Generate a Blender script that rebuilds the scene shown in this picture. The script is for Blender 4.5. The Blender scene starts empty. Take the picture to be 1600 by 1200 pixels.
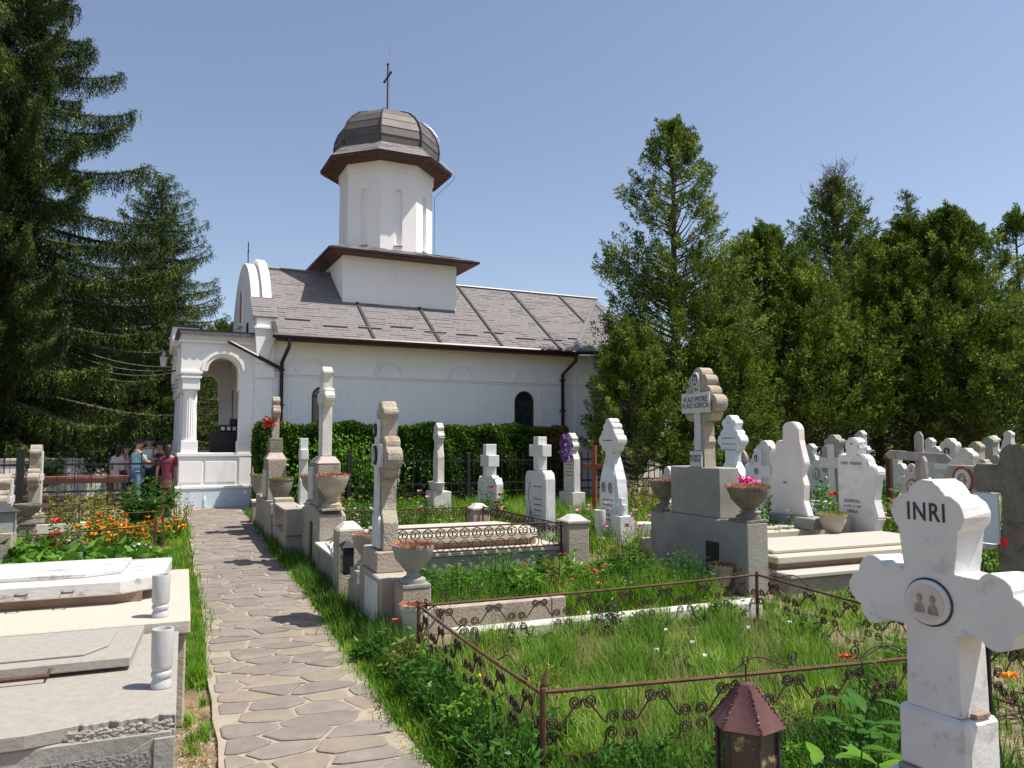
import bpy, bmesh, math, random
import numpy as np
from mathutils import Vector, Matrix
random.seed(7); rng = np.random.default_rng(7)
S = bpy.context.scene; COL = S.collection
rad = math.radians
# ------------------------------------------------------------ camera, sky, sun
EYE = 1.6; FPX = 1200.0; YAW = math.atan(510/1200); PIT = math.atan(90/1200)
cam_d = bpy.data.cameras.new('camera'); cam = bpy.data.objects.new('camera', cam_d); COL.objects.link(cam)
cam_d.sensor_fit = 'HORIZONTAL'; cam_d.sensor_width = 36; cam_d.lens = 36*FPX/1600; cam_d.clip_end = 2000; cam_d.clip_start = 0.05
cam.location = (0, 0, EYE); cam.rotation_euler = (rad(90)+PIT, 0, -YAW)
S.camera = cam
S.render.resolution_x = 1024; S.render.resolution_y = 768
SUN_EL = rad(63.5); SUN_AZ = rad(-27)          # direction to the sun, from +X turned towards -Y
w = bpy.data.worlds.new('World'); S.world = w; w.use_nodes = True
nt = w.node_tree; nt.nodes.clear()
sky = nt.nodes.new('ShaderNodeTexSky'); sky.sky_type = 'NISHITA'; sky.sun_disc = False
sky.sun_elevation = SUN_EL; sky.sun_rotation = rad(90) - SUN_AZ
sky.altitude = 100; sky.air_density = 1.0; sky.dust_density = 1.0; sky.ozone_density = 1.6
bg = nt.nodes.new('ShaderNodeBackground'); bg.inputs[1].default_value = 0.115
wo = nt.nodes.new('ShaderNodeOutputWorld')
hsv = nt.nodes.new('ShaderNodeHueSaturation'); hsv.inputs['Saturation'].default_value = .87; hsv.inputs['Hue'].default_value = .504
nt.links.new(sky.outputs[0], hsv.inputs['Color']); nt.links.new(hsv.outputs[0], bg.inputs[0]); nt.links.new(bg.outputs[0], wo.inputs[0])
sd = bpy.data.lights.new('sun', 'SUN'); sd.energy = 5.0; sd.angle = rad(0.5); sd.color = (1.0, 0.95, 0.86)
sun = bpy.data.objects.new('sun', sd); COL.objects.link(sun)
tos = Vector((math.cos(SUN_EL)*math.cos(SUN_AZ), math.cos(SUN_EL)*math.sin(SUN_AZ), math.sin(SUN_EL)))
sun.rotation_euler = tos.to_track_quat('Z', 'Y').to_euler(); sun.location = tos*60
S.view_settings.view_transform = 'Standard'; S.view_settings.look = 'None'
S.view_settings.exposure = 0.40; S.view_settings.gamma = 1; S.view_settings.use_curve_mapping = False
S.render.engine = 'CYCLES'
# ------------------------------------------------------------ helpers
_R = Vector((math.cos(YAW), -math.sin(YAW), 0)); _F = Vector((math.sin(YAW)*math.cos(PIT), math.cos(YAW)*math.cos(PIT), math.sin(PIT)))
_U = _R.cross(_F)
def at(px, py, z=0.0):
    "point at height z in the direction of a pixel of the photograph"
    d = _F + _R*((px-800)/FPX) + _U*((600-py)/FPX); t = (z-EYE)/d.z
    return Vector((d.x*t, d.y*t, z))
def atd(px, dep):
    "ground point in the direction of a column, at forward distance dep"
    a = YAW + math.atan((px-800)/FPX); k = dep/(math.cos(a-YAW))
    return (k*math.sin(a), k*math.cos(a))
def zat(py, dep): return EYE + (690-py)/1200*dep
def tag(o, label=None, cat=None, group=None, kind=None):
    if label: o['label'] = label
    if cat: o['category'] = cat
    if group: o['group'] = group
    if kind: o['kind'] = kind
    return o
def thing(name, label, cat, loc=(0,0,0), rz=0, group=None):
    o = bpy.data.objects.new(name, None); COL.objects.link(o); o.location = loc; o.rotation_euler = (0,0,rz)
    o.empty_display_size = .1
    return tag(o, label, cat, group)
def link(name, me, mat=None, parent=None, kind=None):
    o = bpy.data.objects.new(name, me); COL.objects.link(o)
    if mat and len(me.materials) == 0: me.materials.append(mat)
    if parent: o.parent = parent
    if kind: o['kind'] = kind
    return o
class MB:
    def __init__(s): s.v = []; s.f = []
    def add(s, vs, fs):
        n = len(s.v); s.v += [tuple(v) for v in vs]; s.f += [tuple(i+n for i in f) for f in fs]; return s
    def box(s, x0, x1, y0, y1, z0, z1):
        return s.add([(x0,y0,z0),(x1,y0,z0),(x1,y1,z0),(x0,y1,z0),(x0,y0,z1),(x1,y0,z1),(x1,y1,z1),(x0,y1,z1)],
              [(0,3,2,1),(4,5,6,7),(0,1,5,4),(1,2,6,5),(2,3,7,6),(3,0,4,7)])
    def frus(s, cx, cy, z0, z1, ax, ay, bx, by):
        "box with half sizes a at the bottom and b at the top"
        v = [(cx+i*p, cy+j*q, z) for z, p, q in ((z0,ax,ay),(z1,bx,by)) for i, j in ((-1,-1),(1,-1),(1,1),(-1,1))]
        return s.add(v, [(3,2,1,0),(4,5,6,7),(0,1,5,4),(1,2,6,5),(2,3,7,6),(3,0,4,7)])
    def prism(s, poly, o=(0,0,0), au=(1,0,0), av=(0,0,1), n=(0,1,0), d=.1):
        "poly of (a,b) in the plane au,av; pushed d along n"
        o, au, av, n = Vector(o), Vector(au), Vector(av), Vector(n)
        a = sum(poly[i][0]*poly[(i+1)%len(poly)][1]-poly[(i+1)%len(poly)][0]*poly[i][1] for i in range(len(poly)))
        if a < 0: poly = poly[::-1]
        if au.cross(av).dot(n) > 0: poly = poly[::-1]
        k = len(poly); A = [o+au*p[0]+av*p[1] for p in poly]; B = [p+n*d for p in A]
        f = [tuple(range(k)), tuple(range(2*k-1, k-1, -1))]
        f += [(i, k+i, k+(i+1)%k, (i+1)%k) for i in range(k)]
        return s.add(A+B, f)
    def lathe(s, prof, c=(0,0,0), n=20, flute=0):
        vs = []; fs = []; m = len(prof)
        for i in range(n):
            a = 2*math.pi*i/n
            for r, z in prof:
                rr = r*(1-flute*(i % 2)); vs.append((c[0]+rr*math.cos(a), c[1]+rr*math.sin(a), c[2]+z))
        for i in range(n):
            j = (i+1) % n
            for k in range(m-1): fs.append((i*m+k, j*m+k, j*m+k+1, i*m+k+1))
        fs.append(tuple(i*m for i in range(n-1, -1, -1))); fs.append(tuple(i*m+m-1 for i in range(n)))
        return s.add(vs, fs)
    def tube(s, pts, r, n=6):
        pts = [Vector(p) for p in pts]; rs = r if isinstance(r, (list, tuple)) else [r]*len(pts)
        vs = []; ref = Vector((0.13, 0.21, 1))
        for i, p in enumerate(pts):
            d = (pts[min(i+1, len(pts)-1)]-pts[max(i-1, 0)]).normalized()
            if abs(d.dot(ref.normalized())) > .95: ref = Vector((1, .2, .1))
            a = d.cross(ref).normalized(); b = d.cross(a)
            ref = -d.cross(d.cross(ref)) if False else ref
            for k in range(n):
                t = 2*math.pi*k/n; vs.append(p + (a*math.cos(t)+b*math.sin(t))*rs[i])
        fs = [(i*n+k, i*n+(k+1)%n, (i+1)*n+(k+1)%n, (i+1)*n+k) for i in range(len(pts)-1) for k in range(n)]
        fs += [tuple(range(n-1,-1,-1)), tuple((len(pts)-1)*n+k for k in range(n))]
        return s.add(vs, fs)
    def mesh(s, name, bev=0, smooth=False, seg=1, worn=0):
        me = bpy.data.meshes.new(name); me.from_pydata(s.v, [], s.f)
        bm = bmesh.new(); bm.from_mesh(me)
        bmesh.ops.remove_doubles(bm, verts=bm.verts, dist=1e-5) if bev else None
        bmesh.ops.recalc_face_normals(bm, faces=bm.faces)
        if worn:
            for k in (1, 2):
                es = [e for e in bm.edges if e.calc_length() > .07 and len(e.link_faces) == 2 and e.calc_face_angle(0) > rad(20)]
                if len(es) > 400: break
                bmesh.ops.subdivide_edges(bm, edges=es, cuts=1)
            for v in bm.verts: v.co += Vector((random.gauss(0,worn*.12), random.gauss(0,worn), random.gauss(0,worn)*.8))
        if bev:
            es = [e for e in bm.edges if len(e.link_faces) == 2 and e.calc_face_angle(0) > rad(38)]
            bmesh.ops.bevel(bm, geom=es, offset=bev, segments=seg, affect='EDGES', clamp_overlap=True)
        if smooth:
            for f in bm.faces: f.smooth = True
            for e in bm.edges:
                if len(e.link_faces) == 2 and e.calc_face_angle(0) > rad(40): e.smooth = False
        bm.to_mesh(me); bm.free(); return me
    def build(s, name, mat, parent=None, bev=0, smooth=False, kind=None, seg=1, worn=0):
        return link(name, s.mesh(name, bev, smooth, seg, worn), mat, parent, kind)
def fast_mesh(name, V, F, mat):
    V = np.asarray(V, np.float32).reshape(-1, 3); F = np.asarray(F, np.int32); k = F.shape[1]
    me = bpy.data.meshes.new(name); me.vertices.add(len(V)); me.vertices.foreach_set('co', V.ravel())
    me.loops.add(F.size); me.loops.foreach_set('vertex_index', F.ravel())
    me.polygons.add(len(F)); me.polygons.foreach_set('loop_start', np.arange(0, F.size, k, dtype=np.int32))
    try: me.polygons.foreach_set('loop_total', np.full(len(F), k, np.int32))
    except Exception: pass
    me.update(calc_edges=True); me.materials.append(mat); return me
def nrm(a): return a/np.maximum(np.linalg.norm(a, axis=1, keepdims=True), 1e-6)
def leaf_arrays(C, D, L, W, curl=0.0):
    "rhombic leaves: centre of the stalk end C, direction D, length L, width W"
    n = len(C); D = nrm(D); r = rng.normal(size=(n,3)); sd_ = nrm(np.cross(D, r)); up = np.cross(sd_, D)
    L = np.broadcast_to(L, (n,))[:,None]; W = np.broadcast_to(W, (n,))[:,None]
    mid = C + D*L*.45 + up*L*curl; tip = C + D*L - up*L*curl*.4
    V = np.stack([C, mid+sd_*W*.5, tip, mid-sd_*W*.5], 1).reshape(-1,3)
    F = np.arange(4*n).reshape(-1,4); return V, F
def leaf_obj(name, C, D, L, W, mat, parent=None, kind=None, curl=.1):
    V, F = leaf_arrays(np.asarray(C), np.asarray(D), L, W, curl)
    return link(name, fast_mesh(name, V, F, mat), None, parent, kind)
# ------------------------------------------------------------ materials
def mat(name, c1, c2=None, scale=4, rough=.8, bump=.0, bscale=30, dirt=None, dscale=1.2, dthr=.55, metal=0, dist=.02, stretch=None, spec=.4, bsoft=0, dwid=.12):
    m = bpy.data.materials.new(name); m.use_nodes = True; N = m.node_tree.nodes; Lk = m.node_tree.links
    b = N['Principled BSDF']; b.inputs['Roughness'].default_value = rough; b.inputs['Metallic'].default_value = metal
    b.inputs['Specular IOR Level'].default_value = spec
    c1 = tuple(c1)+(1,); c2 = tuple(c2)+(1,) if c2 else c1
    tc = N.new('ShaderNodeTexCoord'); src = tc.outputs['Object']
    if stretch:
        mp = N.new('ShaderNodeMapping'); mp.inputs['Scale'].default_value = stretch; Lk.new(src, mp.inputs[0]); src = mp.outputs[0]
    n1 = N.new('ShaderNodeTexNoise'); n1.inputs['Scale'].default_value = scale; n1.inputs['Detail'].default_value = 8; n1.inputs['Roughness'].default_value = .62
    Lk.new(src, n1.inputs['Vector'])
    cr = N.new('ShaderNodeValToRGB'); cr.color_ramp.elements[0].position = .32; cr.color_ramp.elements[1].position = .68
    cr.color_ramp.elements[0].color = c1; cr.color_ramp.elements[1].color = c2
    Lk.new(n1.outputs[0], cr.inputs[0]); out = cr.outputs[0]
    if dirt:
        n2 = N.new('ShaderNodeTexNoise'); n2.inputs['Scale'].default_value = dscale; n2.inputs['Detail'].default_value = 9; n2.inputs['Roughness'].default_value = .7
        Lk.new(src, n2.inputs['Vector'])
        r2 = N.new('ShaderNodeValToRGB'); r2.color_ramp.elements[0].position = dthr; r2.color_ramp.elements[1].position = dthr+dwid
        r2.color_ramp.elements[0].color = (0,0,0,1); r2.color_ramp.elements[1].color = (1,1,1,1); Lk.new(n2.outputs[0], r2.inputs[0])
        mx = N.new('ShaderNodeMixRGB'); mx.inputs[2].default_value = tuple(dirt)+(1,); Lk.new(r2.outputs[0], mx.inputs[0]); Lk.new(out, mx.inputs[1]); out = mx.outputs[0]
    Lk.new(out, b.inputs['Base Color'])
    if bump:
        n3 = N.new('ShaderNodeTexNoise'); n3.inputs['Scale'].default_value = bscale; n3.inputs['Detail'].default_value = 6; Lk.new(src, n3.inputs['Vector'])
        bp = N.new('ShaderNodeBump'); bp.inputs['Strength'].default_value = bump; bp.inputs['Distance'].default_value = dist
        Lk.new(n3.outputs[0], bp.inputs['Height']); Lk.new(bp.outputs[0], b.inputs['Normal'])
    return m
def leafmat(name, ca, cb, cc=None, rough=.5, trans=.35, scale=.5):
    "leaf: colour varies leaf by leaf and in patches; a share of light passes through"
    m = bpy.data.materials.new(name); m.use_nodes = True; N = m.node_tree.nodes; Lk = m.node_tree.links
    b = N['Principled BSDF']; b.inputs['Roughness'].default_value = rough; b.inputs['Specular IOR Level'].default_value = .12
    g = N.new('ShaderNodeNewGeometry'); tc = N.new('ShaderNodeTexCoord'); n1 = N.new('ShaderNodeTexNoise')
    n1.inputs['Scale'].default_value = scale; n1.inputs['Detail'].default_value = 3; Lk.new(tc.outputs['Object'], n1.inputs['Vector'])
    ma = N.new('ShaderNodeMath'); ma.operation = 'MULTIPLY'; ma.inputs[1].default_value = .55; Lk.new(g.outputs['Random Per Island'], ma.inputs[0])
    mb = N.new('ShaderNodeMath'); mb.operation = 'MULTIPLY_ADD'; mb.inputs[1].default_value = 1.4; mb.inputs[2].default_value = -.45; Lk.new(n1.outputs[0], mb.inputs[0])
    mc = N.new('ShaderNodeMath'); mc.operation = 'ADD'; mc.use_clamp = True; Lk.new(ma.outputs[0], mc.inputs[0]); Lk.new(mb.outputs[0], mc.inputs[1])
    cr = N.new('ShaderNodeValToRGB'); cr.color_ramp.elements[0].position = .15; cr.color_ramp.elements[1].position = .75
    cr.color_ramp.elements[0].color = tuple(ca)+(1,); cr.color_ramp.elements[1].color = tuple(cb)+(1,)
    if cc: e = cr.color_ramp.elements.new(.95); e.color = tuple(cc)+(1,)
    Lk.new(mc.outputs[0], cr.inputs[0]); Lk.new(cr.outputs[0], b.inputs['Base Color'])
    if trans:
        t = N.new('ShaderNodeBsdfTranslucent'); mx = N.new('ShaderNodeMixShader'); mx.inputs[0].default_value = trans
        hs = N.new('ShaderNodeHueSaturation'); hs.inputs['Value'].default_value = 1.5; hs.inputs['Hue'].default_value = .49; Lk.new(cr.outputs[0], hs.inputs['Color']); Lk.new(hs.outputs[0], t.inputs[0])
        Lk.new(b.outputs[0], mx.inputs[1]); Lk.new(t.outputs[0], mx.inputs[2]); Lk.new(mx.outputs[0], N['Material Output'].inputs[0])
    return m
M = {}
M['plaster'] = mat('plaster', (.86,.835,.80), (.89,.87,.84), 1.5, .9, .08, 60, (.62,.60,.585), 1.3, .57, stretch=(1.3,1.3,.35), dwid=.3)
M['plinth'] = mat('plinth_paint', (.60,.66,.72), (.66,.71,.76), 2, .85, .05, 60, (.5,.54,.58), 1.5, .64)
M['cream'] = mat('cream_plaster', (.80,.70,.60), (.84,.75,.65), 2, .9, .05, 60)
M['shingle'] = mat('shingle', (.165,.148,.148), (.225,.205,.203), 9, .75, .2, 90, (.125,.112,.114), 3, .6)
M['seam'] = mat('dark_seam', (.03,.027,.028), (.045,.04,.04), 8, .6)
M['strip'] = mat('roof_flashing', (.13,.12,.125), (.16,.145,.15), 3, .45, metal=.3)
M['dome'] = mat('dome_sheet', (.10,.085,.08), (.15,.13,.122), 3, .62, .08, 14, (.08,.068,.064), 2, .6, metal=.3)
M['wood'] = mat('dark_wood', (.055,.025,.016), (.10,.045,.028), 5, .6, .2, 40, stretch=(1,1,6))
M['gutter'] = mat('gutter_metal', (.025,.018,.017), (.045,.032,.03), 6, .4, metal=.4)
M['glass'] = mat('window_glass', (.012,.014,.016), (.03,.032,.034), 3, .08, spec=.8)
M['frame'] = mat('window_frame', (.035,.02,.015), (.05,.03,.022), 6, .5)
M['black'] = mat('black_paint', (.012,.012,.014), (.022,.022,.024), 9, .45, .05, 60)
M['steel'] = mat('bare_steel', (.4,.4,.42), (.55,.55,.57), 9, .4, metal=.7)
M['marble'] = mat('white_marble', (.57,.565,.55), (.70,.695,.68), 6, .5, .08, 50, (.40,.395,.38), 4.5, .545, dwid=.22)
M['marble_worn'] = mat('worn_marble', (.53,.53,.515), (.68,.675,.655), 9, .6, .25, 70, (.22,.215,.195), 6, .585, dwid=.2)
M['marble_blue'] = mat('blueish_marble', (.62,.67,.70), (.72,.76,.78), 3, .5, .05, 50, (.45,.5,.53), 2, .6)
M['marble_pink'] = mat('rosy_marble', (.68,.61,.59), (.76,.69,.66), 2.5, .5, .05, 50, (.58,.52,.5), 2, .6)
M['marble_old'] = mat('stained_marble', (.60,.595,.57), (.72,.71,.685), 5, .6, .45, 22, (.17,.155,.13), 6.5, .56, dwid=.24, dist=.008)
M['marble_vase'] = mat('grey_veined_marble', (.40,.395,.38), (.54,.535,.52), 5, .5, .1, 60, (.30,.29,.27), 3.5, .54, dwid=.25, stretch=(1,1,.5))
M['concrete'] = mat('concrete', (.33,.28,.22), (.44,.38,.305), 3.5, .92, .35, 45, (.215,.18,.135), 2.2, .56, dwid=.2)
M['concrete_grey'] = mat('grey_concrete', (.255,.245,.215), (.345,.33,.29), 2.6, .9, .25, 40, (.165,.16,.135), 1.6, .55, dwid=.22)
M['concrete_rough'] = mat('rough_render', (.32,.265,.215), (.46,.39,.32), 22, .95, .9, 75, (.21,.175,.135), 4, .55, dist=.03)
M['stone_pink'] = mat('pink_stone', (.42,.33,.30), (.52,.43,.39), 8, .9, .4, 60, (.28,.22,.19), 2.5, .58)
M['stone_white'] = mat('pale_stone', (.55,.52,.465), (.68,.645,.585), 6, .85, .3, 60, (.30,.265,.215), 4, .54, dwid=.2)
M['lichen'] = mat('lichen_stone', (.33,.285,.225), (.47,.41,.33), 9, .95, .5, 60, (.27,.155,.085), 4, .555, dwid=.1, dist=.03)
M['mossy'] = mat('mossy_stone', (.17,.15,.115), (.28,.25,.19), 9, .95, .8, 50, (.10,.095,.06), 6, .55, dist=.03)
M['terrazzo'] = mat('terrazzo', (.39,.36,.31), (.52,.48,.42), 60, .7, .1, 80, (.38,.35,.31), 2, .6)
M['slab_cream'] = mat('cream_slab', (.45,.395,.32), (.53,.475,.395), 40, .75, .15, 60, (.42,.36,.30), 1.6, .6, dwid=.2)
M['slab_grey'] = mat('grey_slab', (.30,.275,.235), (.36,.335,.29), 30, .7, .12, 60, (.36,.345,.32), 1.2, .57, dwid=.2)
M['slab_white'] = mat('whitewashed_slab', (.50,.485,.46), (.60,.585,.56), 5, .75, .15, 60, (.30,.28,.25), 7, .555, stretch=(.35,2,1), dwid=.05)
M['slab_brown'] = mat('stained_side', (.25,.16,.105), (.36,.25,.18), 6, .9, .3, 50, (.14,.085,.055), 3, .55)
M['pebble'] = mat('pebble_dash', (.14,.14,.135), (.46,.45,.43), 85, .95, 1.0, 85, dist=.04)
M['broken'] = mat('broken_mortar', (.30,.27,.24), (.42,.39,.35), 10, 1, 1.0, 30, (.18,.16,.14), 8, .5, dist=.05)
M['rust'] = mat('rusty_iron', (.075,.032,.021), (.15,.065,.038), 30, .8, .5, 120, (.045,.022,.017), 14, .55, dist=.004)
M['rustdark'] = mat('dark_rusty_iron', (.035,.02,.016), (.08,.038,.025), 30, .8, .4, 120, dist=.004)
M['copper'] = mat('brown_lantern_paint', (.12,.055,.05), (.17,.082,.074), 14, .42, .3, 25, (.09,.04,.036), 5, .55, metal=.35, dist=.006)
M['lglass'] = mat('sooty_glass', (.02,.016,.013), (.05,.04,.03), 3, .12, dirt=(.35,.30,.15), dscale=5, dthr=.57, dwid=.05, spec=.7)
M['soil'] = mat('soil', (.15,.105,.065), (.28,.21,.14), 5, 1, .8, 14, (.07,.085,.03), 1.4, .50, dist=.05, dwid=.2)
M['mortar'] = mat('path_mortar', (.285,.24,.185), (.37,.315,.25), 10, .95, .6, 50, (.28,.23,.18), 5, .58, dist=.01)
M['flag'] = [mat('flagstone_'+k, a, b, 7, .85, .35, 26, d, 3.5, .57, dist=.012, dwid=.2) for k, a, b, d in (
    ('grey', (.165,.142,.121), (.22,.191,.165), (.25,.21,.165)), ('brown', (.195,.17,.146), (.26,.226,.193), (.29,.245,.19)),
    ('sandy', (.215,.178,.14), (.275,.23,.18), (.19,.155,.125)), ('violet', (.18,.153,.134), (.235,.20,.176), (.26,.215,.175)), ('pale', (.24,.20,.155), (.30,.25,.20), (.21,.17,.135)))]
M['grass'] = leafmat('grass', (.03,.10,.008), (.17,.33,.028), (.46,.52,.13), .45, .35, 3.2)
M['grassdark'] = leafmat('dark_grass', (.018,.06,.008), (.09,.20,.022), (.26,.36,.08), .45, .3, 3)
M['drygrass'] = leafmat('dry_grass', (.34,.27,.13), (.46,.38,.20), None, .6, .3, 2)
M['thuja'] = leafmat('thuja_leaf', (.022,.048,.008), (.15,.225,.032), (.42,.46,.11), .5, .25, 1.4)
M['thuja2'] = leafmat('dark_thuja_leaf', (.014,.038,.007), (.135,.215,.026), (.40,.46,.08), .5, .25, 1.4)
M['thuja3'] = leafmat('olive_thuja_leaf', (.025,.055,.008), (.15,.23,.028), (.40,.45,.085), .5, .25, 1.4)
M['spruce'] = leafmat('spruce_needle', (.008,.021,.006), (.055,.095,.017), (.22,.28,.05), .5, .1, 1.2)
M['spruce2'] = leafmat('light_spruce_needle', (.014,.034,.009), (.075,.12,.02), (.24,.27,.055), .5, .15, .8)
M['hedge'] = leafmat('hedge_leaf', (.015,.048,.007), (.075,.16,.018), (.30,.40,.06), .4, .2, 1.8)
M['hedgebrown'] = leafmat('dry_hedge_leaf', (.12,.09,.03), (.20,.13,.05), (.26,.2,.08), .5, .25, 2)
M['core'] = mat('light_block_core', (.012,.016,.008), (.02,.025,.01), 6, 1)  # near-black fill of the box added inside hedges to block light
M['bark'] = mat('bark', (.07,.05,.038), (.13,.10,.08), 8, .95, .8, 20, stretch=(1,1,.3))
M['leaf'] = leafmat('bright_leaf', (.03,.10,.010), (.16,.33,.035), (.42,.55,.13), .35, .3, 2.6)
M['leafdark'] = leafmat('dark_leaf', (.02,.07,.012), (.07,.18,.025), (.17,.30,.05), .35, .3, 2)
M['leafyellow'] = leafmat('yellowish_leaf', (.16,.18,.04), (.30,.30,.08), (.42,.34,.12), .45, .35, 2)
def flat(name, c, c2=None, rough=.6): return mat(name, c, c2 or tuple(min(1, x*1.3) for x in c), 20, rough)
M['red'] = flat('red_petal', (.6,.02,.03)); M['orange'] = flat('orange_petal', (.85,.25,.015), (.9,.38,.02)); M['pink'] = flat('pink_petal', (.75,.22,.38), (.85,.45,.55))
M['magenta'] = flat('magenta_petal', (.62,.03,.25)); M['white_p'] = flat('white_petal', (.75,.75,.70)); M['purple'] = flat('purple_petal', (.16,.06,.22)); M['yellow'] = flat('yellow_petal', (.8,.6,.03)); M['blue_p'] = flat('blue_petal', (.12,.12,.42))
M['succ'] = leafmat('succulent', (.36,.14,.08), (.52,.26,.16), (.50,.42,.20), .5, .2, 6)
M['rose'] = flat('coral_petal', (.72,.10,.06), (.8,.22,.12))
M['redbrown'] = mat('red_brown_wood', (.20,.045,.025), (.28,.075,.045), 8, .6, .1, 40)
M['greywood'] = mat('weathered_wood', (.24,.21,.19), (.36,.325,.30), 6, .95, .6, 40, (.15,.13,.12), 5, .55, stretch=(1,1,.25))
M['wire'] = mat('pale_cable', (.45,.42,.36), (.55,.5,.43), 9, .6)
M['ink'] = mat('black_lettering', (.02,.02,.022), (.07,.07,.07), 40, .7)
M['sepia'] = mat('sepia_photo', (.13,.10,.085), (.42,.36,.31), 30, .4)
M['sepia_d'] = mat('dark_photo', (.05,.04,.038), (.13,.11,.10), 30, .4)
M['sepia_l'] = mat('pale_photo', (.52,.46,.40), (.62,.56,.50), 12, .35)
M['enamel'] = mat('enamel_rim', (.52,.55,.56), (.66,.68,.68), 9, .3)
M['skin'] = mat('skin', (.42,.24,.17), (.48,.28,.20), 8, .6)
M['hair'] = mat('dark_hair', (.018,.013,.011), (.035,.025,.02), 20, .5)
M['bin'] = mat('painted_metal', (.03,.03,.03), (.05,.05,.05), 8, .5)
# ------------------------------------------------------------ ground and path
GX = MB(); nx = 60
gv = []; gf = []
def gh(x, y): return 0.0
g = MB(); g.add([(-400,-200,0),(500,-200,0),(500,700,0),(-400,700,0)], [(0,1,2,3)])
ground = g.build('ground', M['soil']); ground['kind'] = 'structure'
def pathx(y):
    "left and right edge of the path"
    t = min(max((y-3)/16, 0), 1); return .22-.14*t, 1.16+.12*t+.03*math.sin(y*.9)
pb = MB(); ys = [2.0+i*.35 for i in range(51)]
edge = [(pathx(y)[0]+random.uniform(-.015,.015), y) for y in ys] + [(pathx(y)[1]+random.uniform(-.03,.03), y) for y in ys[::-1]]
L_, R_ = edge[:len(ys)], edge[len(ys):][::-1]
vs = [(x,y,.028) for x,y in L_]+[(x,y,.028) for x,y in R_]+[(x,y,-.03) for x,y in L_]+[(x,y,-.03) for x,y in R_]; n = len(ys)
fs = [(i, n+i, n+i+1, i+1) for i in range(n-1)] + [(2*n+i, i, i+1, 2*n+i+1) for i in range(n-1)] + [(n+i, 3*n+i, 3*n+i+1, n+i+1) for i in range(n-1)] + [(0,2*n,3*n,n)]
pb.add(vs, fs); path = pb.build('path', M['mortar']); path['kind'] = 'structure'
# paved yard before the porch
def clip(poly, nx_, ny_, c):
    out = []
    for i in range(len(poly)):
        a, b = poly[i], poly[(i+1)%len(poly)]; da = a[0]*nx_+a[1]*ny_-c; db = b[0]*nx_+b[1]*ny_-c
        if da <= 0: out.append(a)
        if (da < 0) != (db < 0) and da != db:
            t = da/(da-db); out.append((a[0]+(b[0]-a[0])*t, a[1]+(b[1]-a[1])*t))
    return out
def flagstones(parent, x0f, x1f, y0, y1, z, sx=.30, sy=.185, seed=3, thick=.009):
    r = random.Random(seed); pts = []; y = y0-sy
    while y < y1+sy:
        x = -1.0 + r.uniform(0, sx)
        while x < 3.4:
            pts.append((x+r.uniform(-.33,.33)*sx, y+r.uniform(-.38,.38)*sy)); x += sx*r.uniform(.8,1.3)
        y += sy*r.uniform(.85,1.2)
    k = sx/sy; cnt = 0
    for i, (px, py) in enumerate(pts):
        a, b = x0f(py), x1f(py)
        if not (a-.02 < px < b+.02 and y0 < py < y1): continue
        poly = [(px-sx*1.3, (py-sy*1.5)*k), (px+sx*1.3, (py-sy*1.5)*k), (px+sx*1.3, (py+sy*1.5)*k), (px-sx*1.3, (py+sy*1.5)*k)]
        P = (px, py*k)
        for qx, qy in pts:
            if (qx, qy) == (px, py) or abs(qx-px) > 3*sx or abs(qy-py) > 4*sy: continue
            dx, dy = qx-px, qy*k-P[1]; d = math.hypot(dx, dy)
            poly = clip(poly, dx/d, dy/d, (P[0]*dx+P[1]*dy)/d + d/2 - r.uniform(.003,.022))
            if len(poly) < 3: break
        if len(poly) < 3: continue
        poly = [(x, yy/k) for x, yy in poly]
        poly = clip(poly, 1, 0, b-.03+r.uniform(-.03,.015)); poly = clip(poly, -1, 0, -(a+.025+r.uniform(-.01,.02)))
        if len(poly) < 3: continue
        # soften the corners
        q = []
        for j in range(len(poly)):
            p0, p1, p2 = poly[j-1], poly[j], poly[(j+1)%len(poly)]; f = r.uniform(.05,.22)
            q.append((p1[0]+(p0[0]-p1[0])*f, p1[1]+(p0[1]-p1[1])*f)); q.append((p1[0]+(p2[0]-p1[0])*f, p1[1]+(p2[1]-p1[1])*f))
        cx = sum(p[0] for p in q)/len(q); cy = sum(p[1] for p in q)/len(q)
        if max(p[0] for p in q)-min(p[0] for p in q) < .06: continue
        q = [(cx+(x-cx)*r.uniform(.965,1.02), cy+(yy-cy)*r.uniform(.965,1.02)) for x, yy in q]
        tilt = (r.uniform(-.012,.012), r.uniform(-.012,.012)); th = thick*r.uniform(.6,1.3); m = len(q)
        vs = [(x, yy, z-.01) for x, yy in q] + [(x, yy, z+th*.6+(x-cx)*tilt[0]+(yy-cy)*tilt[1]) for x, yy in q] + \
             [(cx+(x-cx)*.93, cy+(yy-cy)*.93, z+th+(x-cx)*tilt[0]+(yy-cy)*tilt[1]) for x, yy in q]
        fs = [(j, (j+1)%m, m+(j+1)%m, m+j) for j in range(m)] + [(m+j, m+(j+1)%m, 2*m+(j+1)%m, 2*m+j) for j in range(m)] + [tuple(2*m+j for j in range(m))]
        me = bpy.data.meshes.new('flagstone'); me.from_pydata(vs, [], fs); me.materials.append(M['flag'][r.choice((0,0,1,1,2,3,3,4))])
        link('flagstone', me, None, parent); cnt += 1
    return cnt
nst = flagstones(path, lambda y: pathx(y)[0], lambda y: pathx(y)[1], 2.6, 19.2, .028)
yb = MB(); yb.box(-2.6, .05, 16.6, 20.05, -.03, .024); yb.box(.02, 1.7, 19.22, 20.2, -.03, .02)
yard = yb.build('pavement', M['mortar']); yard['kind'] = 'structure'

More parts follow.
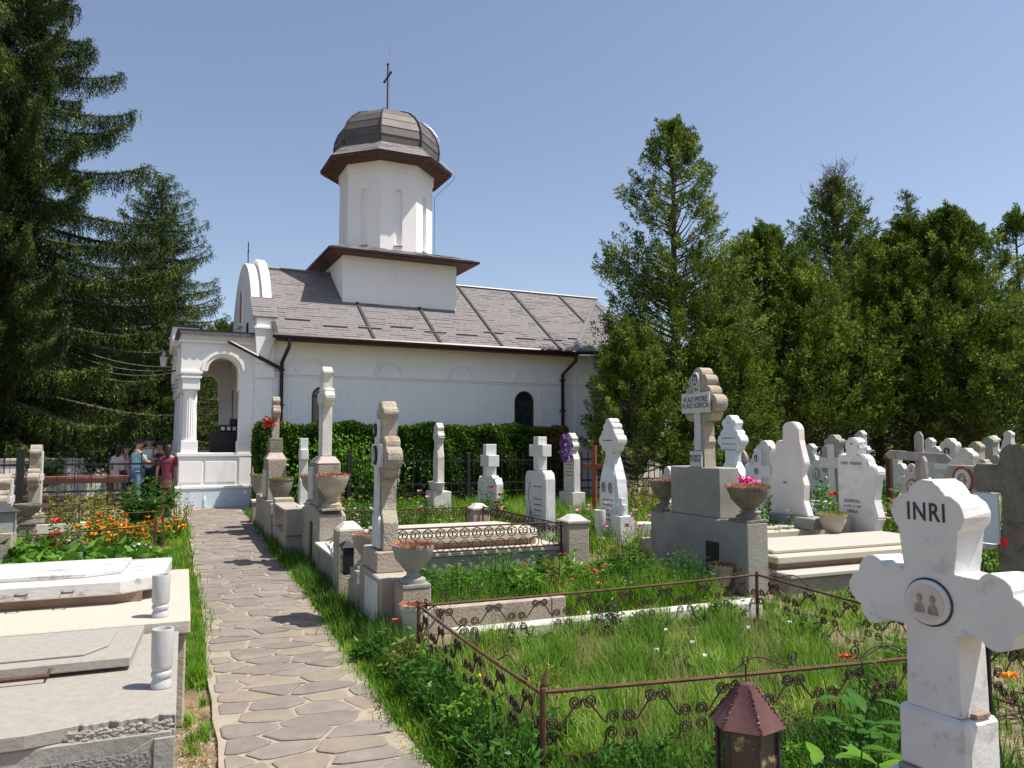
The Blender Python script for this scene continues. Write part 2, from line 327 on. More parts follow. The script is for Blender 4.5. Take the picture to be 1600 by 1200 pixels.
# ------------------------------------------------------------ church
CH = thing('church', 'white plastered church with dark shingle roof, octagonal tower and arched porch', 'church', (-.13, 20.1, 0), rad(2.7))
def cb(name, mb, m, parent=CH, bev=0, **k): return mb.build(name, M[m] if isinstance(m, str) else m, parent, bev, **k)
def arc(cx, cz, r, a0, a1, n=14): return [(cx+r*math.cos(rad(a0+(a1-a0)*i/n)), cz+r*math.sin(rad(a0+(a1-a0)*i/n))) for i in range(n+1)]
def arcpoly(x0, x1, z0, z1, cx, r, sp, z_open=None):
    "wall piece x0..x1, z0..z1 with an arched opening, open at the bottom"
    zo = z0 if z_open is None else z_open
    return [(x0,zo),(cx-r,zo)] + arc(cx, sp, r, 180, 0) + [(cx+r,zo),(x1,zo),(x1,z1),(x0,z1)]
NV = (0,-1,0)
W0 = 1.75; UE = 10.9; VB = 5.8; EZ = 4.22
wall = MB(); wall.box(W0, 16.4, .12, VB, 0, EZ)
wins = [(3.36,.24,2.78), (9.26,.325,2.75)]
# outer skin with window openings
edges = [W0, 2.9, 3.85, 8.6, 9.9, UE]
for a, b in zip(edges[:-1], edges[1:]):
    wn = [q for q in wins if a < q[0] < b]
    if wn:
        c, r, sp = wn[0]
        wall.prism(arcpoly(a, b, .95, EZ, c, r, sp), (0,.12,0), n=NV, d=.12); wall.box(a, b, 0, .12, 0, .95)
    else: wall.box(a, b, 0, .12, 0, EZ)
cb('wall', wall, 'plaster')
# side apse
ap = [(UE,0),(12.7,-.62),(14.6,-.62),(16.4,0)]
am = MB(); am.prism([(UE,0),(12.7,-.62),(14.6,-.62),(16.4,0),(16.4,.118),(UE,.118)], (0,0,0), (1,0,0), (0,1,0), (0,0,1), EZ)
cb('side_apse', am, 'plaster')
for c, r, sp in wins:
    g = MB(); g.prism(arcpoly(c-r, c+r, .95, sp+r, c, r-.05, sp)[1:-3] if False else arc(c, sp, r-.002, 0, 180)+[(c-r+.002,.97),(c-r+.05,.97)]+arc(c, sp, r-.05, 180, 0)+[(c+r-.05,.97),(c+r-.002,.97)], (0,.045,0), n=(0,1,0), d=.05)
    fr = cb('window', g, 'frame'); p = MB(); p.prism(arc(c, sp, r-.052, 0, 180)+[(c-r+.052,.97),(c+r-.052,.97)], (0,.075,0), n=(0,1,0), d=.01); cb('pane', p, 'glass', fr)
    q = MB(); q.box(c-.014, c+.014, .055, .073, .98, sp+.02); q.box(c-r+.05, c+r-.05, .054, .072, sp-.02, sp+.02); q.box(c-r+.05, c+r-.05, .054, .072, 1.9, 1.93); cb('glazing_bar', q, 'frame', fr)
    # raised surround
    g = MB(); g.prism(arc(c, sp, r+.075, 0, 180)+[(c-r-.075,.97),(c-r,.97)]+arc(c, sp, r, 180, 0)+[(c+r,.97),(c+r+.075,.97)], (0,0,0), n=NV, d=.018); cb('window_surround', g, 'plaster', bev=.004)
g = MB(); g.box(W0+.02, UE-.02, -.045, 0, 3.30, 3.36); g.box(W0+.02, UE-.02, -.022, 0, 3.25, 3.298); cb('string_course', g, 'plaster', bev=.008)
g = MB(); g.box(W0+.01, UE-.02, -.05, 0, 0, .55); cb('plinth', g, 'plinth', bev=.01)
for k in range(5):
    c = 3.12 + 2.06*k if k < 4 else 11.12
    c = (3.1, 5.17, 7.25, 9.31)[k] if k < 4 else None
    if c is None: continue
    r = .42
    g = MB(); g.prism(arc(c, 3.38, r, 0, 180)+arc(c, 3.38, r-.07, 180, 0), n=NV, d=.035); cb('relief_arch', g, 'plaster', bev=.006)
    g = MB(); g.prism(arc(c, 3.38, r-.10, 0, 180)+arc(c, 3.38, r-.13, 180, 0), n=NV, d=.016); cb('relief_arch', g, 'plaster', bev=.003)
    for s in (-1, 1):
        g = MB(); g.box(c+s*(r+.05)-.03, c+s*(r+.05)+.03, -.014, 0, .56, 3.245); g.box(c+s*(r+.15)-.012, c+s*(r+.15)+.012, -.010, 0, .56, 3.245); cb('relief_pilaster', g, 'plaster', bev=.003)
# relief on the apse faces
d1 = Vector((1.8,-.62,0)).normalized(); n1 = Vector((-.62,-1.8,0)).normalized()
g = MB(); g.prism([(0.02,3.30),(1.88,3.30),(1.88,3.36),(0.02,3.36)], (UE,0,0), d1, (0,0,1), n1, .045); cb('string_course', g, 'plaster', bev=.006)
g = MB(); g.prism(arc(.42, 3.38, .38, 0, 180)+arc(.42, 3.38, .31, 180, 0), (UE,0,0), d1, (0,0,1), n1, .035); cb('relief_arch', g, 'plaster', bev=.006)
g = MB(); g.prism(arc(1.4, 3.38, .38, 0, 180)+arc(1.4, 3.38, .31, 180, 0), (UE,0,0), d1, (0,0,1), n1, .035); cb('relief_arch', g, 'plaster', bev=.006)
for t in (.1, .86, 1.8):
    g = MB(); g.prism([(t-.05,.5),(t+.05,.5),(t+.05,3.24),(t-.05,3.24)], (UE,0,0), d1, (0,0,1), n1, .016); cb('relief_pilaster', g, 'plaster', bev=.003)
# eave soffit, cove under it
g = MB(); g.prism([(0,EZ-.12),(0,EZ),(-.56,EZ),(-.56,EZ-.03),(-.12,EZ-.05)], (2.2,0,0), (0,1,0), (0,0,1), (1,0,0), UE-2.2); cb('soffit', g, 'cream')
# roof
RV, RZ = 2.9, 6.62; EV, EVZ = -.6, 4.24; U0, U1 = 2.12, 13.6
sl = Vector((0, RV-EV, RZ-EVZ)); SL = sl.length; sd_ = sl.normalized(); sn = Vector((0, -sd_.z, sd_.y))
g = MB(); g.prism([(0,0),(U1-U0,0),(U1-U0,SL),(0,SL)], (U0, EV, EVZ), (1,0,0), sd_, -sn, .06)
sb = Vector((0, -(RV-EV), RZ-EVZ)).normalized(); snb = Vector((0, sb.z, -sb.y))*1
g.prism([(0,0),(U1-U0,0),(U1-U0,SL),(0,SL)], (U0, 2*RV-EV, EVZ), (1,0,0), sb, (0,-snb.y if snb.z<0 else snb.y,-abs(snb.z)), .06)
roof = cb('roof', g, 'shingle')
def shingles(parent, o, au, av, n, W, H, row=.118, name='shingles', left=None, right=None, seed=1, skip=None):
    r = random.Random(seed); m = MB(); k = int(H/row); au, av, n, o = Vector(au), Vector(av), Vector(n), Vector(o)
    for j in range(k+1):
        y0 = j*row; y1 = min(y0+row*1.02, H)
        if y1-y0 < .02: continue
        a = (left(y0) if left else 0); b = (right(y0) if right else W); x = a
        while x < b-.01:
            w_ = r.uniform(.18,.55); x1 = min(x+w_, b)
            if b-x1 < .06: x1 = b
            t0 = r.choice((.007,.008,.010,.018)); t1 = .003
            if not (skip and skip((x+x1)/2, y0)):
                p = lambda u, v, h: o+au*u+av*v+n*h
                xs = x1-.006
                m.add([p(x,y0,0),p(xs,y0,0),p(xs,y1,0),p(x,y1,0),p(x,y0,t0),p(xs,y0,t0),p(xs,y1,t1),p(x,y1,t1)], [(4,5,6,7),(0,1,5,4),(1,2,6,5),(3,0,4,7)])
            x = x1
    return m.build(name, M['shingle'], parent, kind='stuff')
shingles(roof, Vector((U0,EV,EVZ)), (1,0,0), sd_, sn, U1-U0, SL-.02)
BU0, BU1, BV0, BV1, BZ = 4.18, 7.62, 1.3, 4.7, 6.9
g = MB(); g.tube([(U0-.02,RV,RZ+.03),(U1,RV,RZ+.03)], .045, 8); cb('ridge_cap', g, 'strip', roof)
g = MB(); g.prism([(0,0),(.1,0),(.1,SL),(0,SL)], Vector((U0-.06,EV-.02,EVZ-.02)), (1,0,0), sd_, sn, .05); cb('verge_strip', g, 'seam', roof)
def onroof(u, s, h=0): return Vector((u,EV,EVZ)) + sd_*s + sn*h
for u in (4.55, 6.4, 8.25, 10.15, 12.0):
    top = SL if not (BU0-.1 < u < BU1+.1) else (BV0-EV)/sd_.y
    g = MB(); g.prism([(0,.06),(.075,.06),(.075,top-.02),(0,top-.02)], onroof(u,0), (1,0,0), sd_, sn, .045); cb('seam_strip', g, 'seam', roof)
g0 = MB(); g0.add([(-.32,0,0),(.32,0,0),(.32,.03,.0),(-.32,.03,0),(-.32,-.006,.038),(.32,-.006,.038),(.32,.012,.042),(-.32,.012,.042)], [(0,3,2,1),(4,5,6,7),(0,1,5,4),(1,2,6,5),(2,3,7,6),(3,0,4,7)])
sg = g0.mesh('snow_guard'); sg.materials.append(M['shingle'])
k = 0
for u in [2.75+.93*i for i in range(12)]:
    s = .62 + (.0 if k % 3 else .22) + (.0 if k % 2 else .04); k += 1
    o = link('snow_guard', sg, None, roof); o.location = onroof(u, s, .012); o.rotation_euler = (math.atan2(sd_.z, sd_.y), 0, 0)
# side apse roof: two sloping sectors
tip = Vector((13.2, 2.4, 6.35))
def sector(p, q, nm='shingles', seed=2):
    p, q = Vector(p), Vector(q); au = (q-p).normalized(); m_ = (tip-p); av = (m_-au*m_.dot(au)).normalized(); n = au.cross(av)
    if n.z < 0: n = -n
    W = (q-p).length; a = m_.dot(au); H = m_.dot(av)
    g = MB(); g.prism([(0,0),(W,0),(a,H)], p, au, av, -n, .05); f = g.build('roof_sector', M['shingle'], roof)
    g = MB(); m2 = shingles(roof, p, au, av, n, W, H-.05, left=lambda y: a*y/H, right=lambda y: W+(a-W)*y/H, seed=seed)
    return n
e0, e1, e2 = Vector((UE-.25,-.62,4.24)), Vector((12.6,-1.22,4.24)), Vector((14.7,-1.22,4.24))
sector(e0, e1, seed=4); sector(e1, e2, seed=5)
g = MB(); g.prism([(-.11,-.03),(.11,-.03),(.06,1),(-.06,1)], e0+Vector((0,0,.035)), (1,0,0), (tip-e0), (0,0,1), .03); cb('valley_flashing', g, 'strip', roof)
g = MB(); g.tube([e1+Vector((0,0,.03)), tip], .03, 6); cb('hip_strip', g, 'seam', roof)
def gutter(pts):
    g = MB(); g.tube(pts, .065, 8); return cb('gutter', g, 'gutter', smooth=True)
gutter([(U0-.1,EV-.06,EVZ-.03),(UE-.3,EV-.06,EVZ-.03)]); gutter([(UE-.3,EV-.06,EVZ-.03), e1+Vector((0,-.06,-.03)), e2+Vector((0,-.06,-.03))])
g = MB(); g.box(U0, UE-.3, EV-.012, EV+.015, EVZ-.16, EVZ+.0); cb('fascia', g, 'wood')
for u, un in ((2.42, 2.42), (10.62, 10.62)):
    g = MB(); g.tube([(u,EV-.06,EVZ-.05),(u,EV-.06,EVZ-.28),(u-.12 if u > 5 else u-.08,-.09,3.6),(u-.12 if u > 5 else u-.08,-.09,.1)], .05, 8); dp = cb('downpipe', g, 'gutter', smooth=True)
    for z in (3.4, 2.5, 1.4):
        g = MB(); g.box(u-.19 if u > 5 else u-.15, u-.05 if u > 5 else u-.01, -.15, -.0, z, z+.04); g.build('bracket', M['gutter'], dp)
# tower base
g = MB(); g.box(BU0, BU1, BV0, BV1, 5.0, BZ); cb('tower_base', g, 'plaster')
cu, cv = (BU0+BU1)/2, (BV0+BV1)/2
def hiproof(name, x0, x1, y0, y1, z0, h, tx, ty, mroof, msoff):
    g = MB(); g.frus((x0+x1)/2, (y0+y1)/2, z0+.055, z0+h, (x1-x0)/2, (y1-y0)/2, tx, ty); r_ = cb(name, g, mroof)
    g = MB(); g.box(x0-.015, x1+.015, y0-.015, y1+.015, z0, z0+.053); g.build('fascia', M['gutter'], r_)
    g = MB(); g.box(x0+.04, x1-.04, y0+.04, y1-.04, z0-.02, z0-.002); g.build('soffit', M[msoff], r_); return r_
br = hiproof('tower_base_roof', BU0-.52, BU1+.52, BV0-.55, BV1+.55, BZ, .33, 1.5, 1.5, 'shingle', 'wood')
for (o, au, W) in (((BU0-.52,BV0-.55,BZ+.057),(1,0,0),BU1-BU0+1.04),):
    av = Vector((0, (BV1-BV0)/2+.55-1.5, .275)); H = av.length; av.normalize(); n = Vector((0,-av.z,av.y))
    shingles(br, o, au, av, n, W, H-.02, .12, left=lambda y: y*.85, right=lambda y: W-y*.85, seed=9)
# octagonal tower
TR = 1.45; TZ0, TZ1 = 7.15, 9.95
def octp(R, z, k): a = rad(22.5+45*k); return Vector((cu+R*math.cos(a), cv+R*math.sin(a), z))
core = MB(); core.prism([tuple((octp(TR-.1, 0, k))[:2]) for k in range(8)], (0,0,6.8), (1,0,0), (0,1,0), (0,0,1), TZ1-6.8)
cb('tower_core', core, 'plaster')
for k in range(8):
    p, q = octp(TR, 0, k), octp(TR, 0, (k+1)%8); au = (q-p).normalized(); W = (q-p).length; n = Vector(((p+q)/2-Vector((cu,cv,0)))); n.z = 0; n.normalize()
    g = MB(); ow = .115
    g.prism(arcpoly(.001, W-.001, 7.42, 9.55, W/2, ow, 9.03), p, au, (0,0,1), -n, .1)
    g.prism([(.001,6.9),(W-.001,6.9),(W-.001,7.42),(.001,7.42)], p, au, (0,0,1), -n, .1)
    g.prism([(.001,9.55),(W-.001,9.55),(W-.001,TZ1),(.001,TZ1)], p+n*.0, au, (0,0,1), -n, .1)
    cb('tower_face', g, 'plaster')
    g = MB(); g.prism([(-.015,9.62),(W+.015,9.62),(W+.03,TZ1),(-.03,TZ1)], p+n*.001, au, (0,0,1), n, .035); cb('tower_cornice', g, 'plaster', bev=.006)
    g = MB(); g.prism([(W/2-ow-.02,7.385),(W/2+ow+.02,7.385),(W/2+ow+.02,7.415),(W/2-ow-.02,7.415)], p-n*.06, au, (0,0,1), n, .085); cb('niche_sill', g, 'strip')
def octloop(prof, name, m, kseg=None, parent=CH, close=True):
    g = MB()
    for i in range(len(prof)-1):
        for k in range(8): 
            a, b, c, d = octp(prof[i][0],prof[i][1],k), octp(prof[i][0],prof[i][1],k+1), octp(prof[i+1][0],prof[i+1][1],k+1), octp(prof[i+1][0],prof[i+1][1],k)
            g.add([a,b,c,d], [(0,1,2,3)])
    return cb(name, g, m, parent)
SK = [(2.06,10.0),(1.62,10.42)]
sk = octloop([(TR+.02,9.93),(2.03,9.965),(2.06,10.0),(2.06,10.045),(1.6,10.46)], 'tower_eave', 'wood')
for k in range(8):
    p, q, c = octp(2.075,10.05,k), octp(2.075,10.05,k+1), octp(1.6,10.48,k); au = (q-p).normalized(); m_ = c-p; av = (m_-au*m_.dot(au)).normalized(); n = au.cross(av)
    if n.z < 0: n = -n
    W = (q-p).length; a = m_.dot(au); H = m_.dot(av)
    g = MB(); g.prism([(0,0),(W,0),(W-a,H),(a,H)], p, au, av, n, .006); g.build('eave_sector', M['shingle'], sk)
    shingles(sk, p+n*.006, au, av, n, W, H, .115, left=lambda y: a*y/H, right=lambda y: W-a*y/H, seed=20+k)
    for t in range(1, 9):
        x = W*t/9; g = MB(); g.prism([(x-.012,0),(x+.012,0),(W/2+(x-W/2)*.75+.012,.52),(W/2+(x-W/2)*.75-.012,.52)], octp(2.02,9.955,k), au, (Vector((cu,cv,9.93))-((octp(2.02,9.955,k)+octp(2.02,9.955,k+1))/2)).normalized(), (0,0,-1), .012); g.build('soffit_batten', M['wood'], sk)
# dome in bands of sheet, each band laps over the one below
DP = [(1.60,10.46),(1.63,10.72),(1.60,10.98),(1.50,11.24),(1.32,11.48),(1.06,11.69),(.72,11.84),(.34,11.93),(.02,11.97)]
for i in range(len(DP)-1):
    for k in range(8):
        (r0,z0),(r1,z1) = DP[i], DP[i+1]; g = MB(); e = .016
        a, b, c, d = octp(r0+e,z0-.012,k), octp(r0+e,z0-.012,k+1), octp(r1,z1,k+1), octp(r1,z1,k)
        a2, b2 = octp(r0-.02,z0-.01,k), octp(r0-.02,z0-.01,k+1)
        g.add([a,b,c,d,a2,b2], [(0,1,2,3),(4,5,1,0)]); cb('dome_panel', g, 'dome')
for k in range(8):
    g = MB(); g.tube([octp(r+.03, z, k) for r, z in DP], .022, 6); cb('dome_rib', g, 'seam', smooth=True)
g = MB(); g.tube([octp(r+.10, z, 7)+Vector((0,0,.03)) for r, z in [(2.1,10.0)]+DP[:-2]], .008, 5); cb('lightning_wire', g, 'steel')
g = MB(); g.tube([octp(2.16,10.02,7), octp(2.13,9.9,7), octp(1.52,9.3,7), octp(1.52,7.2,7)], .008, 5); cb('lightning_wire', g, 'gutter')
tc_ = MB(); tc_.box(cu-.02, cu+.02, cv-.02, cv+.02, 11.9, 13.62); tc_.box(cu-.02, cu+.02, cv-.02-.32, cv-.018, 13.17, 13.23); tc_.box(cu-.02, cu+.02, cv+.018, cv+.34, 13.17, 13.23)
for p in ((0,13.62),(-.34,13.2),(.36,13.2)): tc_.lathe([(.005,-.05),(.04,-.02),(.04,.02),(.005,.05)], (cu, cv+p[0], p[1]), 8)
tc_.lathe([(.09,0),(.05,.08),(.02,.16)], (cu,cv,11.93), 10); cb('tower_cross', tc_, 'gutter')
g = MB(); g.tube([(cu+.07,cv,11.9),(cu+.07,cv,14.25)], .012, 6); cb('lightning_rod', g, 'steel')
# arched gable
for (u0, u1, R, zc) in ((1.66,1.92,2.36,4.3),(1.93,2.16,2.44,4.36)):
    g = MB(); g.prism(arc(RV, zc, R, 0, 180, 40)+[(RV-R,3.6),(RV+R,3.6)], (u0,0,0), (0,1,0), (0,0,1), (1,0,0), u1-u0); cb('gable', g, 'plaster', bev=.01)
g = MB(); g.prism(arc(RV, 5.62, .30, 0, 180)+[(RV-.30,4.95),(RV+.30,4.95)], (1.659,0,0), (0,1,0), (0,0,1), (-1,0,0), .02); ic = cb('icon_panel', g, flat('icon_paint', (.30,.15,.07), (.42,.30,.16)))
g = MB(); g.prism(arc(RV, 5.62, .36, 0, 180)+[(RV-.36,4.9),(RV-.30,4.9)]+arc(RV, 5.62, .305, 180, 0)+[(RV+.30,4.9),(RV+.36,4.9)], (1.659,0,0), (0,1,0), (0,0,1), (-1,0,0), .035); cb('icon_frame', g, 'plaster')
g = MB(); g.box(1.56, 1.658, RV-.42, RV+.42, 4.84, 4.9); cb('icon_sill', g, 'plaster')
g = MB(); g.box(1.63, 1.658, 1.2, 1.45, 4.3, 4.75); cb('vent_opening', g, 'black')
g = MB(); g.tube([(1.8,RV,6.6),(1.8,RV,7.35)], .015, 6); g.tube([(1.8,RV-.16,7.06),(1.8,RV+.16,7.06)], .014, 6)
for a in range(4): g.tube([(1.8,RV+.03*math.cos(a*1.57+.78),7.06+.03*math.sin(a*1.57+.78)),(1.8,RV+.11*math.cos(a*1.57+.78),7.06+.11*math.sin(a*1.57+.78))], .008, 5)
cb('gable_cross', g, 'black')
# west corner pier with shoulder, flared bracket and little roof
for v0, v1 in ((-.10,.60),(5.2,5.9)):
    g = MB(); g.box(1.70, 2.16, v0, v1, 3.2, 4.72); cb('shoulder', g, 'plaster', bev=.008)
    s_ = 1 if v0 < 1 else -1; ve = v0-.04 if s_ > 0 else v1+.04
    a = Vector((1.60, ve, 4.74)); av = Vector((0, s_*.75, .62)); H = av.length; av.normalize(); n = Vector((0,-av.z*s_,av.y*s_*s_))
    g = MB(); g.prism([(0,0),(.62,0),(.62,H),(0,H)], a, (1,0,0), av, (0,0,-1), .04); q = cb('shoulder_roof', g, 'shingle')
    if s_ > 0: shingles(q, a, (1,0,0), av, Vector((0,-av.z,av.y)), .62, H, .115, seed=33)
g = MB(); g.prism([(1.66,4.42),(2.18,4.42),(2.18,4.30),(1.95,3.55),(1.72,3.55)], (0,-.10,0), n=NV, d=.07); g.box(1.64, 2.2, -.22, -.1, 4.421, 4.48); cb('flared_bracket', g, 'plaster', bev=.006)
g = MB(); g.box(1.70, 2.12, -.03, 0, .56, 3.24); g.box(1.66, 2.16, -.06, 0, 3.365, 3.42); cb('corner_pilaster', g, 'plaster', bev=.006)
# ------------------------------------------------------------ porch
PD = 5.8; PW = 1.66
g = MB(); g.box(0, PW, 0, .32, .5, 1.24); g.box(0, .32, .321, 1.9, .5, 1.24); g.box(0, .32, 3.9, PD-.321, .5, 1.24); g.box(0, PW, PD-.32, PD, .5, 1.24); cb('porch_parapet', g, 'plaster')
for q_ in ((-.04, PW+.03, -.04, .36), (-.04, .36, .361, 1.93), (-.04, .36, 3.87, PD-.361), (-.04, PW, PD-.36, PD+.04)):
    g = MB(); g.box(*q_, 1.241, 1.33); cb('parapet_coping', g, 'plaster', bev=.01)
g = MB(); g.box(-.05, PW+.04, -.05, PD+.05, 0, .46); cb('porch_plinth', g, 'plinth', bev=.01)
g = MB(); g.box(-.07, PW+.05, -.07, PD+.07, .461, .53); cb('plinth_ledge', g, 'plaster', bev=.012)
g = MB(); g.box(.02, .54, -.02, -.001, .62, 1.12); g.box(.60, 1.32, -.02, -.001, .62, 1.12); g.box(1.38, PW, -.03, -.001, .54, 1.24); cb('parapet_panel', g, 'plaster', bev=.006)
def column(u, v, full=True):
    g = MB(); g.box(u-.19, u+.19, v-.19, v+.19, 1.331, 1.62); base = cb('column_base', g, 'plaster', bev=.01)
    n = 20; vs = MB(); prof = [(.172,1.62),(.165,1.70),(.155,2.72),(.160,2.86)]
    R = []; 
    for i in range(40):
        a = 2*math.pi*i/40; R.append(1 if i % 2 else .90)
    pts = []; fs = []
    for i in range(40):
        a = 2*math.pi*i/40
        for r, z in prof: pts.append((u+r*R[i]*math.cos(a), v+r*R[i]*math.sin(a), z))
    for i in range(40):
        j = (i+1) % 40
        for k in range(3): fs.append((i*4+k, j*4+k, j*4+k+1, i*4+k+1))
    vs.add(pts, fs); cb('column_shaft', vs, 'plaster')
    g = MB(); g.box(u-.2, u+.2, v-.2, v+.2, 2.86, 3.13); g.box(u-.235, u+.235, v-.235, v+.235, 3.131, 3.19); g.box(u-.215, u+.215, v-.215, v+.215, 3.191, 3.24); g.box(u-.25, u+.25, v-.25, v+.25, 3.241, 3.32); cb('capital', g, 'plaster', bev=.012)
for v in (.22, 2.0, 3.8, PD-.22): column(.235, v)
for v in (.2, PD-.2):
    g = MB(); g.box(1.36, 1.72, v-.18, v+.18, 1.331, 2.86); g.box(1.33, 1.72, v-.2, v+.2, 1.332, 1.62); cb('half_column', g, 'plaster', bev=.01)
TOPZ = 4.06
for v0 in (.02, PD-.42):
    g = MB(); pl = [(.0,3.321),(.605,3.321)]+arc(.965, 3.321, .36, 180, 0)+[(1.325,2.861),(1.70,2.861),(1.70,TOPZ),(0,TOPZ)]
    g.prism(pl, (0,v0,0), n=(0,1,0), d=.40); cb('porch_arch_wall', g, 'plaster')
for v0, nn in ((.02,(0,-1,0)),(PD-.02,(0,1,0))):
    g = MB(); g.prism(arc(.965,3.32,.52,180,0)+arc(.965,3.32,.44,0,180), (0,v0,0), n=nn, d=.05); cb('arch_molding', g, 'plaster', bev=.008)
    g = MB(); g.prism(arc(.965,3.32,.438,180,0)+arc(.965,3.32,.362,0,180), (0,v0,0), n=nn, d=.025); cb('arch_molding', g, 'cream', bev=.006)
pl = [(.421,3.321)]
for c in (1.12, 2.9, 4.68): pl += [(c-.62,3.321)]+arc(c, 3.321, .5, 180, 0)+[(c+.62,3.321)]
pl = [(.421,3.321)] + sum([arc(c, 3.321, .5, 180, 0) for c in (1.12,2.9,4.68)], []) + [(PD-.421,3.321),(PD-.421,TOPZ),(.421,TOPZ)]
g = MB(); g.prism(pl, (0,0,0), (0,1,0), (0,0,1), (1,0,0), .40); cb('porch_arch_wall', g, 'plaster')
for c in (1.12, 2.9, 4.68):
    g = MB(); g.prism(arc(c,3.32,.66,180,0)+arc(c,3.32,.56,0,180), (0,0,0), (0,1,0), (0,0,1), (-1,0,0), .05); cb('arch_molding', g, 'plaster', bev=.008)
g = MB(); g.box(.0, 1.75, .0, PD, TOPZ+.001, TOPZ+.07); cb('porch_ceiling', g, 'cream')
g = MB(); g.box(-.06, 1.70, -.06, PD+.06, TOPZ-.10, TOPZ-.03) if False else None
for (x0,x1,y0,y1) in ((-.07,1.69,-.07,.0),(-.07,-.001,.001,PD)):
    g = MB(); g.box(x0, x1, y0, y1, TOPZ-.05, TOPZ+.0); cb('cornice', g, 'plaster', bev=.01)
g = MB(); g.box(-.0, 1.70, .0, PD, TOPZ+.071, 4.27); cb('porch_attic', g, 'plaster')
g = MB(); g.box(-.11, 1.74, -.11, PD+.1, 4.271, 4.315); cb('porch_roof_edge', g, 'gutter')
g = MB(); g.box(-.16, .5, 1.8, 4.0, 4.1, 4.62); cb('raised_parapet', g, 'plaster', bev=.01)
g = MB(); g.box(-.22, .56, 1.74, 4.06, 4.621, 4.66); cb('parapet_cap', g, 'gutter')
sc0 = MB(); sc0.prism([(-.085,0)]+arc(0,-.0,.085,180,360,8)[1:-1]+[(.085,0)], (0,0,0), n=NV, d=.02); scm = sc0.mesh('scalloped_edge'); scm.materials.append(M['strip'])
for i in range(10):
    o = link('scalloped_edge', scm, None, CH); o.location = (.02+i*.172, -.112, 4.27)
g = MB(); g.tube([(1.05,-.16,4.06),(1.12,-.19,4.02),(2.34,-.16,3.42)], .05, 8); cb('porch_drain', g, 'gutter', smooth=True)
g = MB(); g.box(1.70, 1.745, 2.2, 3.6, .46, 2.5); cb('door', g, 'wood')
g = MB(); g.prism(arc(.45,2.35,.35,0,180)+[(.1,1.0),(.8,1.0)], (1.749,0,0), (0,1,0), (0,0,1), (-1,0,0), .04); cb('porch_window', g, 'glass')
# candle kiosk inside the porch
ks = thing('candle_stand', 'black metal candle cabinet stepped at the top inside the porch', 'candle stand', (1.02, 21.3, .53), rad(2.7))
g = MB(); g.box(-.42,.42,-.25,.25,0,1.32); g.build('cabinet', M['black'], ks, .01); g = MB(); g.box(-.22,.42,-.22,.22,1.321,1.5); g.build('upper_case', M['black'], ks, .01); g = MB(); g.box(.06,.42,-.2,.2,1.501,1.66); g.build('top_case', M['black'], ks, .01)
for i in range(4):
    g = MB(); g.box(-.18+i*.14,-.10+i*.14,-.235,-.221,1.36,1.45); g.build('pane', M['enamel'], ks)
# wall lamp and cables
lp = thing('wall_lamp', 'black wall lantern on the far corner of the porch', 'lamp', (-.32, 22.0, 3.55), rad(2.7))
g = MB(); g.tube([(.12,0,-.05),(-.05,0,-.12),(-.25,0,-.08),(-.25,0,.0)], .02, 6); g.build('bracket', M['black'], lp)
g = MB(); g.lathe([(.06,0),(.10,.26)], (-.25,0,0), 6); g.build('lamp_glass', M['enamel'], lp); g = MB(); g.lathe([(.13,.26),(.05,.38),(.015,.44)], (-.25,0,0), 6); g.build('lamp_cap', M['black'], lp)
for i, (za, zb) in enumerate(((3.66,4.55),(3.58,4.42),(3.5,4.36))):
    a = Vector((-.35,22.0,za-.1)); b = Vector(atd(75, 26.5)+(zat((521,532,541)[i], 26.5),)); pts = []
    for t in range(17):
        s = t/16; p = a.lerp(b, s); p.z -= (.30+.05*i)*4*s*(1-s); pts.append(p)
    g = MB(); g.tube(pts, .009, 5); tag(g.build('cable', M['wire']), ('uppermost','middle','lowest')[i]+' of three pale cables from the porch corner lamp to the big spruce', 'cable', 'overhead cables')
bo = MB(); bo.lathe([(.045,0),(.05,.02),(.05,.2),(.03,.26),(.018,.30),(.018,.33)], (0,0,0), 14); b_ = bo.build('plastic_bottle', mat('clear_plastic', (.45,.60,.66), (.62,.75,.8), 12, .15)); b_.location = (.47, 19.93, .024)
tag(b_, 'clear blue plastic water bottle at the foot of the porch wall', 'bottle')
# ------------------------------------------------------------ grave builders
def endcap(L, w, style, r=None):
    "outline of an arm end, from (-w, .) round to (w, .); s across, t along"
    r = r or w*.62
    if style == 'plain': return [(-w, L), (w, L)]
    if style == 'point': return [(-w, L-w*.8), (-w*.5, L), (w*.5, L), (w, L-w*.8)]
    def lobe(cx, cy, r, a0, a1, n=9): return [(cx+r*math.cos(rad(a0+(a1-a0)*i/n)), cy+r*math.sin(rad(a0+(a1-a0)*i/n))) for i in range(n+1)]
    if style == 'round': return lobe(0, L-w, w, 180, 0, 12)
    if style == 'trefoil':   # two side lobes and one at the tip
        a = lobe(-w*1.02, L-r*2.15, r, 250, 75); b = lobe(0, L-w*.88, w*.88, 165, 15); c = lobe(w*1.02, L-r*2.15, r, 105, -70)
        return a+b+c
    if style == 'clover': return lobe(-w*.60, L-w*1.05, w*.60, 232, 92, 9) + lobe(0, L-w*.62, w*.62, 158, 22, 12) + lobe(w*.60, L-w*1.05, w*.60, 88, -52, 9)
    if style == 'notch':     # rounded end with a step below
        return [(-w, L-w*1.7)] + lobe(-w*1.0, L-w*1.05, w*.42, 220, 80, 6) + lobe(0, L-w*.8, w*.8, 160, 20, 9) + lobe(w*1.0, L-w*1.05, w*.42, 100, -40, 6) + [(w, L-w*1.7)]
